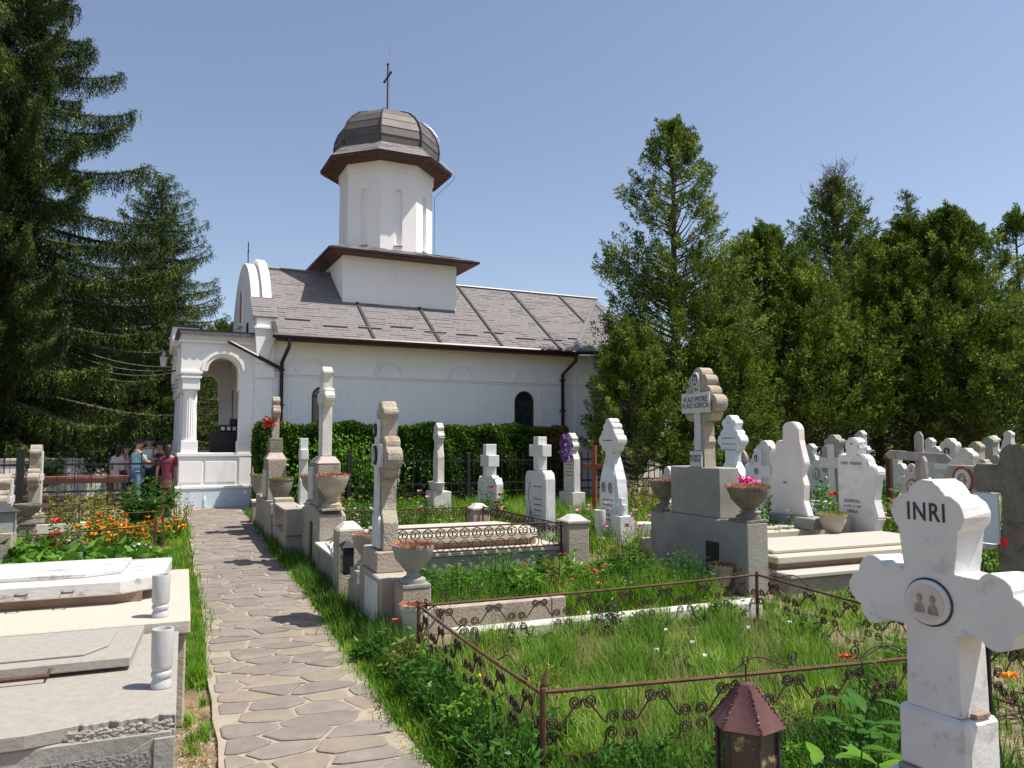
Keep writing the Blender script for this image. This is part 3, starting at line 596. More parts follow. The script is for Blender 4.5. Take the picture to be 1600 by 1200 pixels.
def armring(cz, A, T, w, ha):
    return [(w, cz-ha)] + [(t, cz+s) for s, t in A] + [(w, cz+ha)] + [(s, cz+t) for s, t in T][::-1] + [(-w, cz+ha)] + [(-t, cz-s) for s, t in A] + [(-w, cz-ha)]
def crosspoly(h, arm_z, span, w, style='trefoil', flare=0, ha=None, top=None, stepz=None, foot=None):
    "outline in (y, z): bottom left, right side up, round the arms"
    ha = ha or w; T = endcap(h-arm_z, w, style); A = endcap(span/2, ha, style)
    ring = armring(arm_z, A, T, w, ha)
    pts = []
    if foot: pts += [(-foot[0], 0), (foot[0], 0), (foot[0], foot[1]), (w+flare, foot[2])]
    else: pts += [(-w-flare, 0), (w+flare, 0)]
    pts += ring
    if foot: pts += [(-w-flare, foot[2]), (-foot[0], foot[1])]
    return pts
def slabpoly(pts): return pts + [(-y, z) for y, z in pts[::-1] if abs(y) > 1e-6]
def stone(name, parent, poly, m, t=.12, x=0, y=0, z=0, bev=.008):
    "upright stone with its face towards -X"
    g = MB(); g.prism(poly, (x-t/2, y, z), (0,1,0), (0,0,1), (1,0,0), t)
    return g.build(name, M[m], parent, bev, seg=2 if bev > .009 else 1, worn=.0017 if bev > .007 else 0)
def bx(name, parent, m, x0, x1, y0, y1, z0, z1, bev=.008):
    g = MB(); g.box(x0,x1,y0,y1,z0,z1); return g.build(name, M[m], parent, bev, worn=.0005 if bev > .007 else 0)
def letters(s, size, m, parent, x, y, z, depth=.002, spacing=1.0, name='lettering', bold=0, sx=1.0):
    cu_ = bpy.data.curves.new('lettering', 'FONT'); cu_.body = s; cu_.size = size; cu_.align_x = 'CENTER'; cu_.align_y = 'CENTER'; cu_.extrude = depth; cu_.space_character = spacing; cu_.offset = bold; cu_.space_line = .85
    o = bpy.data.objects.new('tmp', cu_); COL.objects.link(o); dg = bpy.context.evaluated_depsgraph_get()
    me = bpy.data.meshes.new_from_object(o.evaluated_get(dg)); bpy.data.objects.remove(o)
    me.transform(Matrix(((0,0,-1,0),(-sx,0,0,0),(0,1,0,0),(0,0,0,1)))); me.materials.clear()
    ob = link(name, me, M[m], parent); ob.location = (x, y, z); return ob
def oval(parent, x, y, z, ry, rz_, rim='enamel', pic='sepia_l', who=1, t=.02):
    "porcelain portrait on a face towards -X"
    def ell(a, b, n=28): return [(a*math.cos(2*math.pi*i/n), b*math.sin(2*math.pi*i/n)) for i in range(n)]
    g = MB(); g.prism(ell(ry, rz_), (x, y, z), (0,1,0), (0,0,1), (-1,0,0), t); f = g.build('portrait_frame', M[rim], parent, .003)
    g = MB(); g.prism(ell(ry*.8, rz_*.8), (x-t, y, z), (0,1,0), (0,0,1), (-1,0,0), .002); p = g.build('portrait', M[pic], f)
    for k in range(who):
        dy = 0 if who == 1 else (.30*ry if k == 0 else -.30*ry); hr = rz_*.17
        g = MB(); g.prism([(dy+a, b+rz_*.18) for a, b in ell(hr*.85, hr*1.15, 14)], (x-t-.002, y, z), (0,1,0), (0,0,1), (-1,0,0), .001)
        g.prism([(dy+ry*.24, -rz_*.5), (dy+ry*.22, -rz_*.18), (dy+ry*.08, -rz_*.04), (dy-ry*.08, -rz_*.04), (dy-ry*.22, -rz_*.18), (dy-ry*.24, -rz_*.5)], (x-t-.002, y, z), (0,1,0), (0,0,1), (-1,0,0), .0012)
        g.build('portrait_figure', M['sepia' if pic == 'sepia_l' else 'sepia_l'], f)
    return f
def urn(name, label, x, y, z, h, r, m, group, plant='succ', shape='urn', plabel=None):
    t = thing(name, label, 'urn' if shape == 'urn' else 'flower pot', (x,y,z), group=group)
    if shape == 'urn': prof = [(r*.62,0),(r*.62,h*.10),(r*.34,h*.18),(r*.30,h*.28),(r*.52,h*.40),(r*.86,h*.62),(r*.97,h*.82),(r*1.04,h*.9),(r*1.04,h),(r*.9,h),(r*.86,h*.9),(.001,h*.9)]
    elif shape == 'pot': prof = [(r*.6,0),(r*.66,h*.05),(r*.92,h*.85),(r,h*.87),(r,h),(r*.9,h),(r*.86,h*.92),(.001,h*.92)]
    else: prof = [(r*.42,0),(r*.55,h*.06),(r*.95,h*.6),(r*.98,h*.9),(r*1.05,h*.92),(r*1.05,h),(r*.9,h),(.001,h*.93)]
    g = MB(); g.lathe(prof, (0,0,0), 24); g.build('bowl', M[m], t, 0, True)
    if shape == 'urn': g = MB(); g.box(-r*.7,r*.7,-r*.7,r*.7,-.03,-.001); g.build('foot', M[m], t, .004)
    if plant:
        n = 260; a = rng.uniform(0, 6.28, n); q = np.sqrt(rng.uniform(0, 1, n))*r*1.0
        C = np.stack([q*np.cos(a), q*np.sin(a), np.full(n, h*.93)], 1); D = np.stack([.5*np.cos(a)*q/r, .5*np.sin(a)*q/r, rng.uniform(.4, 1.1, n)], 1)
        leaf_obj('succulent', C, D, rng.uniform(.3,.6,n)*r*.55, r*.16, M[plant], t, None, .2)
    return t
def hurn(s): pass
# ------------------------------------------------------------ graves along the path: far group
G_ROW = 'stone crosses lining the path'
a = thing('grave_monument', 'far mossy concrete grave monument with slim weathered cross nearest the church gate', 'monument', (1.44, 13.9, 0), group=G_ROW)
bx('base', a, 'concrete', -.16,.2,-1.1,1.6,0,.62,.012); bx('plinth', a, 'concrete_rough', -.14,.16,-.35,.45,.621,1.3,.012); bx('plaque', a, 'stone_white', -.175,-.141,-.25,.2,.68,1.12,.004)
g = MB(); g.frus(.01,.05,1.301,1.42,.17,.26,.10,.16); g.build('cap', M['stone_pink'], a, .006); bx('socket', a, 'mossy', -.1,.12,-.12,.22,1.421,1.66,.01)
stone('cross', a, crosspoly(.72, .46, .42, .06, 'trefoil'), 'lichen', .12, .01, .05, 1.661)
ar = thing('artificial_flowers', 'red artificial rose bunch tied to the slim mossy cross near the church', 'flowers', (1.34, 13.86, 1.93))
n = 60; C = rng.normal(size=(n,3))*[.05,.07,.04]; leaf_obj('petals', C, rng.normal(size=(n,3)), .07, .05, M['red'], ar)
n = 20; leaf_obj('leaves', rng.normal(size=(n,3))*[.05,.09,.05], rng.normal(size=(n,3)), .09, .035, M['leafdark'], ar)
urn('urn', 'concrete flower bowl on the far end of the mossy monument by the church gate', 1.30, 14.9, .65, .34, .17, 'concrete', 'concrete urns of the path monuments', 'leafyellow', 'bowl')
urn('urn', 'square-shouldered mossy bowl on the near end of the mossy monument by the church gate', 1.46, 13.05, .65, .36, .19, 'mossy', 'concrete urns of the path monuments', 'leafyellow', 'bowl')
lw = thing('grave_surround', 'low concrete surround with slot openings before the mossy monument near the church', 'grave surround', (1.44, 12, 0))
bx('wall', lw, 'concrete', -.12,.14,-.9,.75,0,.30,.012); bx('post', lw, 'concrete', -.13,.16,-.95,-.7,.301,.66,.01); bx('post', lw, 'concrete', -.13,.16,.45,.74,.301,.72,.01); bx('top', lw, 'concrete', -.14,.17,-.699,.449,.62,.66,.006)
for i in range(4): bx('slat', lw, 'concrete', -.03,.03,-.55+i*.26,-.48+i*.26,.301,.619,.004)
bs = thing('small_pillar', 'short square white-capped pillar at the path end by the porch', 'pillar', (1.36, 15.9, 0)); bx('pillar_shaft', bs, 'concrete', -.11,.11,-.14,.14,0,.42,.01); bx('pillar_cap', bs, 'stone_white', -.13,.13,-.16,.16,.421,.47,.008)
b = thing('grave_cross', 'slim white marble cross standing before the hedge, second back along the path', 'cross', (1.86, 13.4, 0), group=G_ROW)
bx('base', b, 'marble_worn', -.13,.13,-.2,.2,0,.55); st = [(.11,.551),(.11,.95),(.07,1.02),(.065,1.28),(.13,1.30),(.13,1.47),(.06,1.47),(.06,1.66)]
stone('cross', b, [(p,z) for p,z in st]+[(-p,z) for p,z in st[::-1]], 'marble_worn', .13)
# ------------------------------------------------------------ tall cross (middle)
c = thing('grave_monument', 'tallest pale stone cross by the path, on a pink granular pedestal with white plaque', 'monument', (1.70, 10.15, 0), group=G_ROW)
g = MB(); g.prism([(-.55,0),(1.25,0),(1.25,.62),(.5,.78),(-.1,.78),(-.55,.70)], (-.17,0,0), (0,1,0), (0,0,1), (1,0,0), .33); g.build('base', M['concrete'], c, .012)
bx('slot', c, 'wood', -.182,-.172,-.06,.12,.06,.58,.003)
bx('plinth', c, 'concrete_rough', -.15,.14,-.24,.36,.781,1.32,.012); bx('plaque', c, 'stone_white', -.185,-.151,.0,.34,.86,1.27,.004)
g = MB(); g.frus(-.005,.06,1.321,1.41,.15,.31,.09,.2); g.build('cap', M['stone_pink'], c, .008)
P_ = crosspoly(1.17, .76, .56, .075, 'notch', .02, ha=.085)
stone('cross', c, P_, 'stone_white', .13, -.005, .06, 1.411, .01); stone('front_cross', c, crosspoly(1.08, .755, .40, .045, 'plain', 0, ha=.065), 'marble', .02, -.08, .06, 1.412, .003)
urn('urn', 'large carved concrete urn with red succulents before the tallest path cross', 1.70, 9.72, .785, .40, .20, 'lichen', 'concrete urns of the path monuments')
urn('urn', 'carved urn half hidden behind the pedestal of the tallest path cross', 1.66, 10.85, .76, .38, .18, 'concrete', 'concrete urns of the path monuments')
# pillar and low wall between
pl_ = thing('boundary_pillar', 'square rendered pillar with shallow pyramid cap at the path corner of the slab grave', 'pillar', (1.60, 8.1, 0), group='capped corner pillars of the slab grave')
bx('pillar_shaft', pl_, 'lichen', -.135,.135,-.15,.15,0,.70,.012); g = MB(); g.frus(0,0,.701,.77,.12,.13,.05,.06); g.build('pillar_cap', M['stone_white'], pl_, .004)
w2 = thing('low_wall', 'low rendered wall running from the capped pillar to the tall cross monument', 'wall', (1.60, 8.9, 0)); bx('wall_body', w2, 'concrete_rough', -.10,.10,-.64,.68,0,.36,.01); bx('wall_coping', w2, 'stone_white', -.12,.12,-.64,.68,.361,.39,.006)
fr_ = thing('grave_fence', 'triangular wrought iron fence panel fixed above the low rendered wall', 'fence', (1.60, 8.9, .40))
for i in range(5):
    g = MB(); g.tube([(0,-.58,.32-.02*i),(0,-.58+.27*(i+1)*.85,.01)], .008, 5); g.build('bar', M['black'], fr_)
g = MB(); g.tube([(0,-.6,0),(0,-.6,.36)], .012, 5); g.build('fence_post', M['black'], fr_)
for i, (y0, y1) in enumerate(((11.45, 12.2),)):
    w3 = thing('low_wall', 'short low wall with leaning metal panel left of the tall cross monument', 'wall', (1.62, (y0+y1)/2, 0)); h_ = (y1-y0)/2
    bx('wall_body', w3, 'concrete', -.08,.08,-h_,h_,0,.42,.01); bx('pillar', w3, 'stone_white', -.1,.1,-h_,-h_+.16,.421,.68); 
    for k in range(4): g = MB(); g.tube([(0,-h_+.2,.45),(0,-h_+.25+k*.13,.66)], .008, 5); g.build('bar', M['black'], w3)
# ------------------------------------------------------------ brown-topped cross (nearest of the row)
e = thing('grave_monument', 'nearest path monument, cross with rust-stained lobes, oval portrait and blank white plaque', 'monument', (1.66, 6.75, 0), group=G_ROW)
bx('base', e, 'concrete', -.16,.14,-.50,.34,0,.48,.01); bx('pedestal', e, 'concrete', -.13,.12,-.2,.34,.481,.66,.01); bx('plaque', e, 'marble', -.172,-.161,-.42,.06,.10,.44,.003)
bx('step', e, 'concrete', -.17,.10,.341,.80,0,.30,.01); bx('step', e, 'stone_white', -.15,.12,-.80,-.501,0,.14,.01); bx('step', e, 'concrete', -.14,.12,-.94,-.801,0,.10,.008)
ft = [(.17,.661),(.17,.90),(.10,1.0),(.085,1.06)]
poly = ft + [(.085,1.22)]
A = endcap(.30,.11,'trefoil',.075); T = endcap(.50,.10,'notch'); cz = 1.46
poly = ft + armring(cz, A, T, .085, .11) + [(-p,z) for p,z in ft[::-1]]
stone('cross', e, poly, 'lichen', .135, .0, 0, 0, .01)
stone('front_cross', e, [(.12,.68),(.12,.93),(.06,1.0),(.06,1.38),(.17,1.38),(.17,1.58),(.055,1.58),(.055,1.80),(-.055,1.80),(-.055,1.58),(-.17,1.58),(-.17,1.38),(-.06,1.38),(-.06,1.0),(-.12,.93),(-.12,.68)], 'marble_worn', .03, -.085, 0, 0, .003)
oval(e, -.10, 0, 1.48, .062, .085, 'black', 'sepia'); oval(e, -.10, 0, 1.70, .04, .06, 'black', 'sepia_d')
urn('urn', 'carved grey urn with red succulents on the near step of the stained cross monument', 1.72, 6.08, .475, .30, .165, 'concrete_grey', 'concrete urns of the path monuments')
bxp = thing('urn_pedestal', 'narrow block carrying the carved urn next to the blank plaque', 'pedestal', (1.72, 6.09, .1)); bx('block', bxp, 'concrete', -.12,.12,-.12,.12,.045,.345,.01)
urn('urn', 'far carved urn with yellow-red succulents behind the stained cross monument', 1.60, 7.32, .44, .29, .12, 'concrete', 'concrete urns of the path monuments')
bxp = thing('urn_pedestal', 'squat block under the far urn left of the stained cross', 'pedestal', (1.60, 7.32, 0)); bx('block', bxp, 'concrete', -.11,.11,-.14,.14,.301,.408,.008)
dr = thing('grave_lantern', 'small dark iron lantern box leaning left of the stained cross', 'lantern', (1.49, 7.62, .32)); bx('case', dr, 'black', -.05,.05,-.09,.09,0,.26,.004); bx('pane', dr, 'lglass', -.053,-.051,-.06,.06,.03,.22,0); g = MB(); g.frus(0,0,.261,.31,.07,.11,.02,.04); g.build('lantern_roof', M['black'], dr)
urn('flower_pot', 'smooth white plastered pot with pinkish succulents beside the rusty fence corner', 1.66, 5.82, .11, .25, .115, 'stone_white', None, 'succ', 'pot')
rp = MB(); rp.lathe([(.02,0),(.028,.075),(.025,.08),(.001,.08)], (1.55,5.98,.141), 12); tag(rp.build('votive_candle', M['rose'], None, 0, True), 'small red votive candle glass at the foot of the plaque monument', 'candle')
# ------------------------------------------------------------ slab grave behind the row, circle fence and post
def kerb(label, pts, w=.12, h=.2, m='stone_white', z=0):
    k = thing('grave_kerb', label, 'kerb', (pts[0][0], pts[0][1], z))
    for (xa, ya), (xb, yb) in zip(pts[:-1], pts[1:]):
        g = MB(); d = Vector((xb-xa, yb-ya, 0)); L = d.length; d.normalize(); nn = Vector((-d.y, d.x, 0))
        g.prism([(w*.5,-w/2),(L-w*.5-.002,-w/2),(L-w*.5-.002,w/2),(w*.5,w/2)], (xa-pts[0][0], ya-pts[0][1], 0), d, nn, (0,0,1), h); g.build('kerbstone', M[m], k, .01)
    for q in pts: 
        g = MB(); g.box(q[0]-pts[0][0]-w/2, q[0]-pts[0][0]+w/2, q[1]-pts[0][1]-w/2, q[1]-pts[0][1]+w/2, 0, h+.004); g.build('corner_block', M[m], k, .008)
    return k
tb = thing('slab_tomb', 'pinkish slab tomb with rounded far end behind the circle-pattern fence', 'tomb', (3.1, 8.75, 0))
bx('base', tb, 'concrete_grey', -1.35,1.0,-.72,.55,0,.36,.012); bx('ledge', tb, 'slab_cream', -1.37,1.02,-.74,.57,.361,.40,.008); bx('bed', tb, 'slab_brown', -1.15,.75,-.42,.38,.401,.47,.01)
g = MB(); g.prism([(-1.25,-.48),(.6,-.48)]+[(.6+.28*math.sin(rad(a)), -.02-.46*math.cos(rad(a))) for a in range(10,180,20)]+[(.6,.44),(-1.25,.44)], (0,0,.471), (1,0,0), (0,1,0), (0,0,1), .09); g.build('slab', M['slab_cream'], tb, .015)
g = MB(); g.prism([(-1.1,-.3),(.5,-.3),(.6,-.02),(.5,.26),(-1.1,.26)], (0,0,.561), (1,0,0), (0,1,0), (0,0,1), .05); g.build('upper_slab', M['slab_cream'], tb, .012)
wb = thing('wooden_board', 'dark board leaning between the slab tomb and the stained cross', 'board', (1.92, 8.05, .40), rad(20)); bx('board', wb, 'wood', -.02,.02,-.14,.14,0,.26,.004)
bn = thing('metal_bench', 'small rusty flat bench standing behind the slab tomb', 'bench', (3.0, 10.3, 0)); bx('seat', bn, 'redbrown', -.45,.45,-.12,.12,.40,.43,.004)
for s in (-.38,.38): bx('leg', bn, 'rust', s-.015,s+.015,-.09,.09,0,.399,0)
for (x, y, h, lab) in ((4.17,8.0,.66,'squat capped pillar with worn face at the near right corner of the slab grave'),(4.16,11.1,.56,'capped pillar with chipped top at the far right corner of the slab grave')):
    p = thing('boundary_pillar', lab, 'pillar', (x, y, 0), group='capped corner pillars of the slab grave')
    bx('pillar_shaft', p, 'concrete', -.135,.135,-.14,.14,0,h,.012); bx('pillar_band', p, 'concrete', -.15,.15,-.155,.155,h+.001,h+.035,.006); g = MB(); g.frus(0,0,h+.036,h+.10,.13,.135,.05,.055); g.build('pillar_cap', M['stone_white'], p, .004)
def spiral(c, r, turns, a0, sgn=1, n=20, r1=.22):
    "points in 2D from outside in"
    return [(c[0]+r*(1-(1-r1)*t/n)*math.cos(a0+sgn*turns*2*math.pi*t/n), c[1]+r*(1-(1-r1)*t/n)*math.sin(a0+sgn*turns*2*math.pi*t/n)) for t in range(n+1)]
def bez(p0, p1, p2, p3, n=9): return [tuple(((1-t)**3*p0[k]+3*(1-t)**2*t*p1[k]+3*(1-t)*t*t*p2[k]+t**3*p3[k]) for k in (0,1)) for t in [i/n for i in range(n+1)]]
def scroll_mesh(name, curves, r, m, n=5):
    g = MB()
    for cv_ in curves: g.tube([(x, 0, z) for x, z in cv_], r, n)
    me = g.mesh(name); me.materials.append(M[m]); return me
ring = scroll_mesh('ring', [[(.055*math.cos(t*math.pi/9), .055*math.sin(t*math.pi/9)) for t in range(19)]], .0055, 'rustdark')
curl = scroll_mesh('scroll', [spiral((-.045,0), .04, 1.3, rad(20), 1)[::-1]+spiral((.045,0), .04, 1.3, rad(160), -1)], .005, 'rustdark')
def circlefence(label, x0, y0, x1, y1, z, rows, h=.26):
    f = thing('grave_fence', label, 'fence', (x0, y0, z), math.atan2(y1-y0, x1-x0)); L = math.hypot(x1-x0, y1-y0)
    for zz in (h, 0.0): g = MB(); g.tube([(0,0,zz),(L,0,zz)], .010, 6); g.build('rail', M['rustdark'], f)
    for xx in (0.02, L-.02): g = MB(); g.tube([(xx,0,-.15),(xx,0,h+.01)], .012, 6); g.build('fence_post', M['rustdark'], f)
    n = int(L/.135)
    for i in range(n):
        for r_ in range(rows):
            o = link('ring', ring, None, f); o.location = (.08+(L-.16)*i/(n-1), 0, h-.07-r_*.13)
            if r_ == 0: o = link('scroll', curl, None, f); o.location = (.08+(L-.16)*(i+.5)/(n-1), .004, h-.075)
    return f
circlefence('thin iron fence of ring pattern in front of the slab tomb', 1.78, 7.97, 4.02, 7.97, .42, 2)
circlefence('thin iron ring fence on the right side of the slab grave', 4.17, 8.2, 4.17, 10.95, .36, 1)
circlefence('thin dark iron fence behind the slab grave, before the rose bed', 1.95, 11.15, 4.0, 11.15, .34, 1)
kerb('white-edged kerb of the weedy plot right of the stained cross monument', [(1.95,6.3),(3.1,6.3)], .14, .22, 'concrete')
kerb('white marble kerb strip just inside the far rail of the rusty scroll fence', [(2.0,5.66),(4.75,5.66)], .15, .17, 'stone_white')
# ------------------------------------------------------------ two-name monument
v = thing('grave_monument', 'large grey concrete block monument whose lobed cross bears a two-line name board', 'monument', (5.55, 7.35, 0))
bx('lower_block', v, 'concrete_grey', -.15,.13,-.88,.92,0,.75,.012); bx('upper_block', v, 'concrete_grey', -.12,.16,-.40,.52,.751,1.31,.012)
bx('niche_door', v, 'black', -.165,-.151,-.42,-.2,.02,.50,.004)
bx('foot_plaque', v, 'marble_worn', -.115,-.095,-.09,.13,1.312,1.49,.003)
A = endcap(.34,.115,'trefoil',.085); T = endcap(.42,.10,'trefoil',.075); cz = 2.04
poly = [(-.10,1.311),(.10,1.311),(.095,1.55),(.115,1.60),(.085,1.66)] + armring(cz, A, T, .085, .115) + [(-.085,1.66),(-.115,1.60),(-.095,1.55)]
stone('cross', v, poly, 'concrete', .16, 0, 0, 0, .01)
stone('front_strip', v, [(-.055,1.50),(.055,1.50),(.055,2.40),(-.055,2.40)], 'marble_worn', .02, -.092, 0, 0, .003)
bx('name_board', v, 'marble_worn', -.125,-.103,-.26,.26,1.93,2.16,.003)
letters('VLAD PETRE\nVLAD SOFICA', .083, 'ink', v, -.1265, 0, 2.048, .001, 1.0, bold=.001)
letters('REGRETE\nETERNE', .052, 'ink', v, -.1165, .02, 1.405, .001, bold=.0005); letters('IN', .06, 'ink', v, -.104, 0, 2.20, .001)
oval(v, -.103, 0, 2.315, .065, .085, 'marble_worn', 'sepia_d', 2)
urn('urn', 'grey fluted urn with red succulents at the near end of the name-board monument', 5.55, 6.62, .78, .34, .21, 'mossy', 'urns of the name-board monument')
urn('urn', 'grey fluted urn with red succulents at the far end of the name-board monument', 5.5, 8.1, .78, .34, .18, 'mossy', 'urns of the name-board monument')
urn('flower_pot', 'small pale pot with red succulents in front of the dark niche door', 5.28, 6.75, 0.08, .22, .14, 'concrete', None, 'succ', 'pot')
# slab tombs behind it
t1 = thing('slab_tomb', 'near cream slab tomb on a cracked concrete base behind the name-board monument', 'tomb', (7.2, 7.0, -.16))
bx('base', t1, 'concrete_rough', -1.40,1.45,-.68,.85,0,.34,.015); bx('ledge', t1, 'terrazzo', -1.41,1.5,-.72,.88,.341,.39,.01); bx('bed', t1, 'slab_brown', -1.3,1.35,-.42,.65,.391,.46,.01); bx('slab', t1, 'slab_cream', -1.38,1.42,-.50,.72,.461,.54,.015); bx('upper_slab', t1, 'terrazzo', -1.3,1.3,-.34,.55,.541,.585,.012)
t2 = thing('slab_tomb', 'far thick cream slab tomb under the blank rosy headstone', 'tomb', (7.1, 8.45, -.16))
bx('base', t2, 'concrete', -1.3,1.15,-.55,.7,0,.45,.015); bx('slab', t2, 'slab_cream', -1.25,1.0,-.48,.55,.451,.60,.02); bx('upper_slab', t2, 'terrazzo', -1.2,.55,-.36,.45,.601,.64,.012)
pk = thing('headstone', 'blank rosy marble headstone with one tall rounded lobe', 'headstone', (7.75, 8.35, .412))
bx('foot', pk, 'concrete_grey', -.16,.16,-.55,.55,.03,.18,.01)
poly = [(-.36,.181),(.40,.181),(.33,.45),(.36,.75),(.30,.98),(.36,1.15),(.34,1.25),(.27,1.29),(.22,1.30),(.24,1.40),(.20,1.49),(.13,1.50),(.09,1.46)]
poly = [(y, z) for y, z in poly] + [(.08,1.60)] + [(-.06+.165*math.cos(rad(q)), 1.66+.165*math.sin(rad(q))) for q in range(30, 200, 17)] + [(-.23,1.50),(-.28,1.25),(-.32,1.10),(-.25,.92),(-.30,.72),(-.28,.45)]
stone('slab', pk, [(y*1.0, z*.78+.04) for y, z in poly], 'marble_pink', .12, 0, 0, 0, .012)
lt = letters('ON', .05, 'ink', pk, -.063, .05, .62, .001)
ma = thing('headstone', 'white marble family headstone with wavy right edge, lettered near top and bottom', 'headstone', (8.55, 7.95, .2))
pr = [(.27,0),(.27,1.05),(.25,1.18),(.20,1.24),(.14,1.20),(.10,1.22),(.13,1.32),(.11,1.40),(.04,1.45),(0,1.46)]
poly = [(-.33,0)] + pr + [(-.04,1.45),(-.11,1.40),(-.13,1.32),(-.10,1.22),(-.16,1.23),(-.24,1.18),(-.27,1.08),(-.38,1.06),(-.42,.98),(-.37,.86),(-.33,.62),(-.36,.5),(-.40,.38),(-.33,.24)]
poly = [(-y, z) for y, z in poly][::-1]; poly = [(-y, z) for y, z in poly]
stone('slab', ma, poly, 'marble', .16, 0, 0, 0, .015)
letters('FAM. MARIN', .066, 'ink', ma, -.083, .02, 1.10, .001); letters('DUMITRU', .062, 'ink', ma, -.083, .02, .585, .001); letters('N. OCT. 13. 1987', .04, 'ink', ma, -.083, .02, .515, .001); letters('MARIA', .062, 'ink', ma, -.083, .02, .445, .001); letters('IN', .04, 'ink', ma, -.083, .0, 1.37, .001)
p = thing('pedestal', 'plain square concrete pedestal in front of the white family headstone', 'pedestal', (8.22, 8.05, .20)); bx('block', p, 'concrete', -.15,.15,-.14,.14,0,.40,.01); bx('block_top', p, 'terrazzo', -.16,.16,-.15,.15,.401,.43,.006)
urn('flower_pot', 'low concrete bowl with dry yellow flowers on the cream slab by the square pedestal', 7.75, 7.62, .427, .24, .17, 'concrete', None, 'leafyellow', 'bowl')
n = 120; bw = thing('flower_bunch', 'grey-blue artificial flower bunch over a black grave lantern near the rosy headstone', 'flowers', (8.0, 8.35, .442)); C = rng.normal(size=(n,3))*[.06,.10,.06]+[0,-.02,.22]; leaf_obj('petals', C, rng.normal(size=(n,3)), .06, .035, flat('greyblue_petal', (.16,.22,.28)), bw); bx('lantern_case', bw, 'black', -.08,.08,-.08,.14,0,.2,.01)
cd_ = MB(); cd_.lathe([(.05,0),(.06,.02),(.06,.08),(.045,.11),(.001,.11)], (8.60,7.2,.382), 14); tag(cd_.build('votive_candle', M['red'], None, 0, True), 'red glass votive candle at the right end of the near cream slab', 'candle')
# ------------------------------------------------------------ white crosses of the middle ground
G_MID = 'white crosses standing in the grass of the middle ground'
def textrows(parent, x, y0, z0, n, w_, dz, m='ink'):
    for i in range(n):
        g = MB(); yy = y0+w_/2
        while yy > y0-w_/2+.01:
            L = random.uniform(.012,.028); g.box(x-.001, x+.001, yy-L, yy, z0-i*dz-.008, z0-i*dz+.008); yy -= L+random.choice((.006,.006,.02))
        g.build('engraved_line', M[m], parent, kind='stuff')
def midcross(label, px, dep, ztop, arm, span, w_, t, base, m='marble', style='trefoil', z0=0, foot=None, y=None):
    x, y = atd(px, dep); o = thing('grave_cross', label, 'cross', (x, y, 0), group=G_MID)
    if base: bx('base', o, m, -base[0], base[0], -base[1], base[1], 0, base[2])
    zb = base[2]+.001 if base else 0
    stone('cross', o, [(a, b) for a, b in crosspoly(ztop-zb, arm-zb, span, w_, style, foot=foot)], m, t, 0, 0, zb)
    return o
m1 = midcross('slim pale cross with small urns before the clipped hedge', 686, 17.3, 2.02, 1.72, .40, .09, .15, (.2,.3,.5), 'stone_white', foot=(.17,.75,1.05))
for s in (-1,1): g = MB(); g.lathe([(.06,0),(.09,.14),(.12,.2),(.001,.2)], (-.05,s*.26,.5), 12); g.build('small_urn', M['stone_white'], m1, 0, True)
x, y = atd(766, 15.0); m2 = thing('grave_cross', 'white double headstone with plain square cross between two scalloped halves', 'cross', (x,y,0), group=G_MID)
for s in (-1, 1):
    g = [(s*.01,0),(s*.50,0),(s*.50,.80),(s*.42,.92),(s*.34,.90),(s*.24,.96),(s*.12,.93),(s*.05,.88),(s*.01,.80)]
    stone('half_slab', m2, g, 'marble', .14, 0, 0, 0, .008)
bx('cross_shaft', m2, 'marble', -.12,.1,-.08,.08,.60,1.55,.006); bx('cross_arm', m2, 'marble', -.121,.101,-.22,.22,1.12,1.34,.006)
for s in (-.27,.25): textrows(m2, -.071, s, .62, 2, .16, .05); textrows(m2, -.071, s, .42, 3, .2, .05)
x, y = atd(842, 12.6); m3 = thing('grave_cross', 'broad white headstone with curl-edged top, carved rose stem and square cross above', 'cross', (x,y,0), group=G_MID)
stone('slab', m3, [(-.42,0),(.36,0),(.36,1.02),(.30,1.12),(-.30,1.14),(-.38,1.10),(-.42,1.0)], 'marble', .18, 0, 0, 0, .012)
bx('cross_shaft', m3, 'marble', -.06,.10,-.09,.09,1.141,1.68,.006); bx('cross_arm', m3, 'marble', -.061,.101,-.26,.26,1.36,1.55,.006)
bx('lamp_slab', m3, 'marble', -.14,-.092,-.4,.3,0,.3,.006)
g = MB(); g.tube([(-.092,.16-.05*math.sin(t*.5),.22+t*.055) for t in range(14)], .006, 4); g.build('carved_stem', M['ink'], m3); textrows(m3, -.092, -.14, .88, 1, .3, .05); textrows(m3, -.092, -.14, .68, 4, .28, .09)
n = 40; leaf_obj('carved_leaves', np.stack([np.full(n,-.093), rng.uniform(.0,.26,n), rng.uniform(.2,.45,n)],1), np.stack([np.zeros(n), rng.normal(size=n), rng.normal(size=n)],1), .06, .02, M['ink'], m3, None, 0)
m4 = midcross('white cross hung with a purple wreath, right of the hedge', 893, 17.8, 1.80, 1.50, .46, .10, .16, (.16,.34,.45), 'stone_white', foot=(.26,.75,1.0)); textrows(m4, -.083, 0, 1.15, 5, .3, .08)
x, y = atd(887, 17.4); wr = thing('wreath', 'purple flower wreath hung on the white cross right of the hedge', 'wreath', (x-.05, y, 1.45)); n = 260; a_ = rng.uniform(0,6.28,n); C = np.stack([rng.normal(size=n)*.03, .17*np.cos(a_)+rng.normal(size=n)*.04, .24*np.sin(a_)+rng.normal(size=n)*.04],1); leaf_obj('petals', C, rng.normal(size=(n,3)), .08, .06, M['purple'], wr)
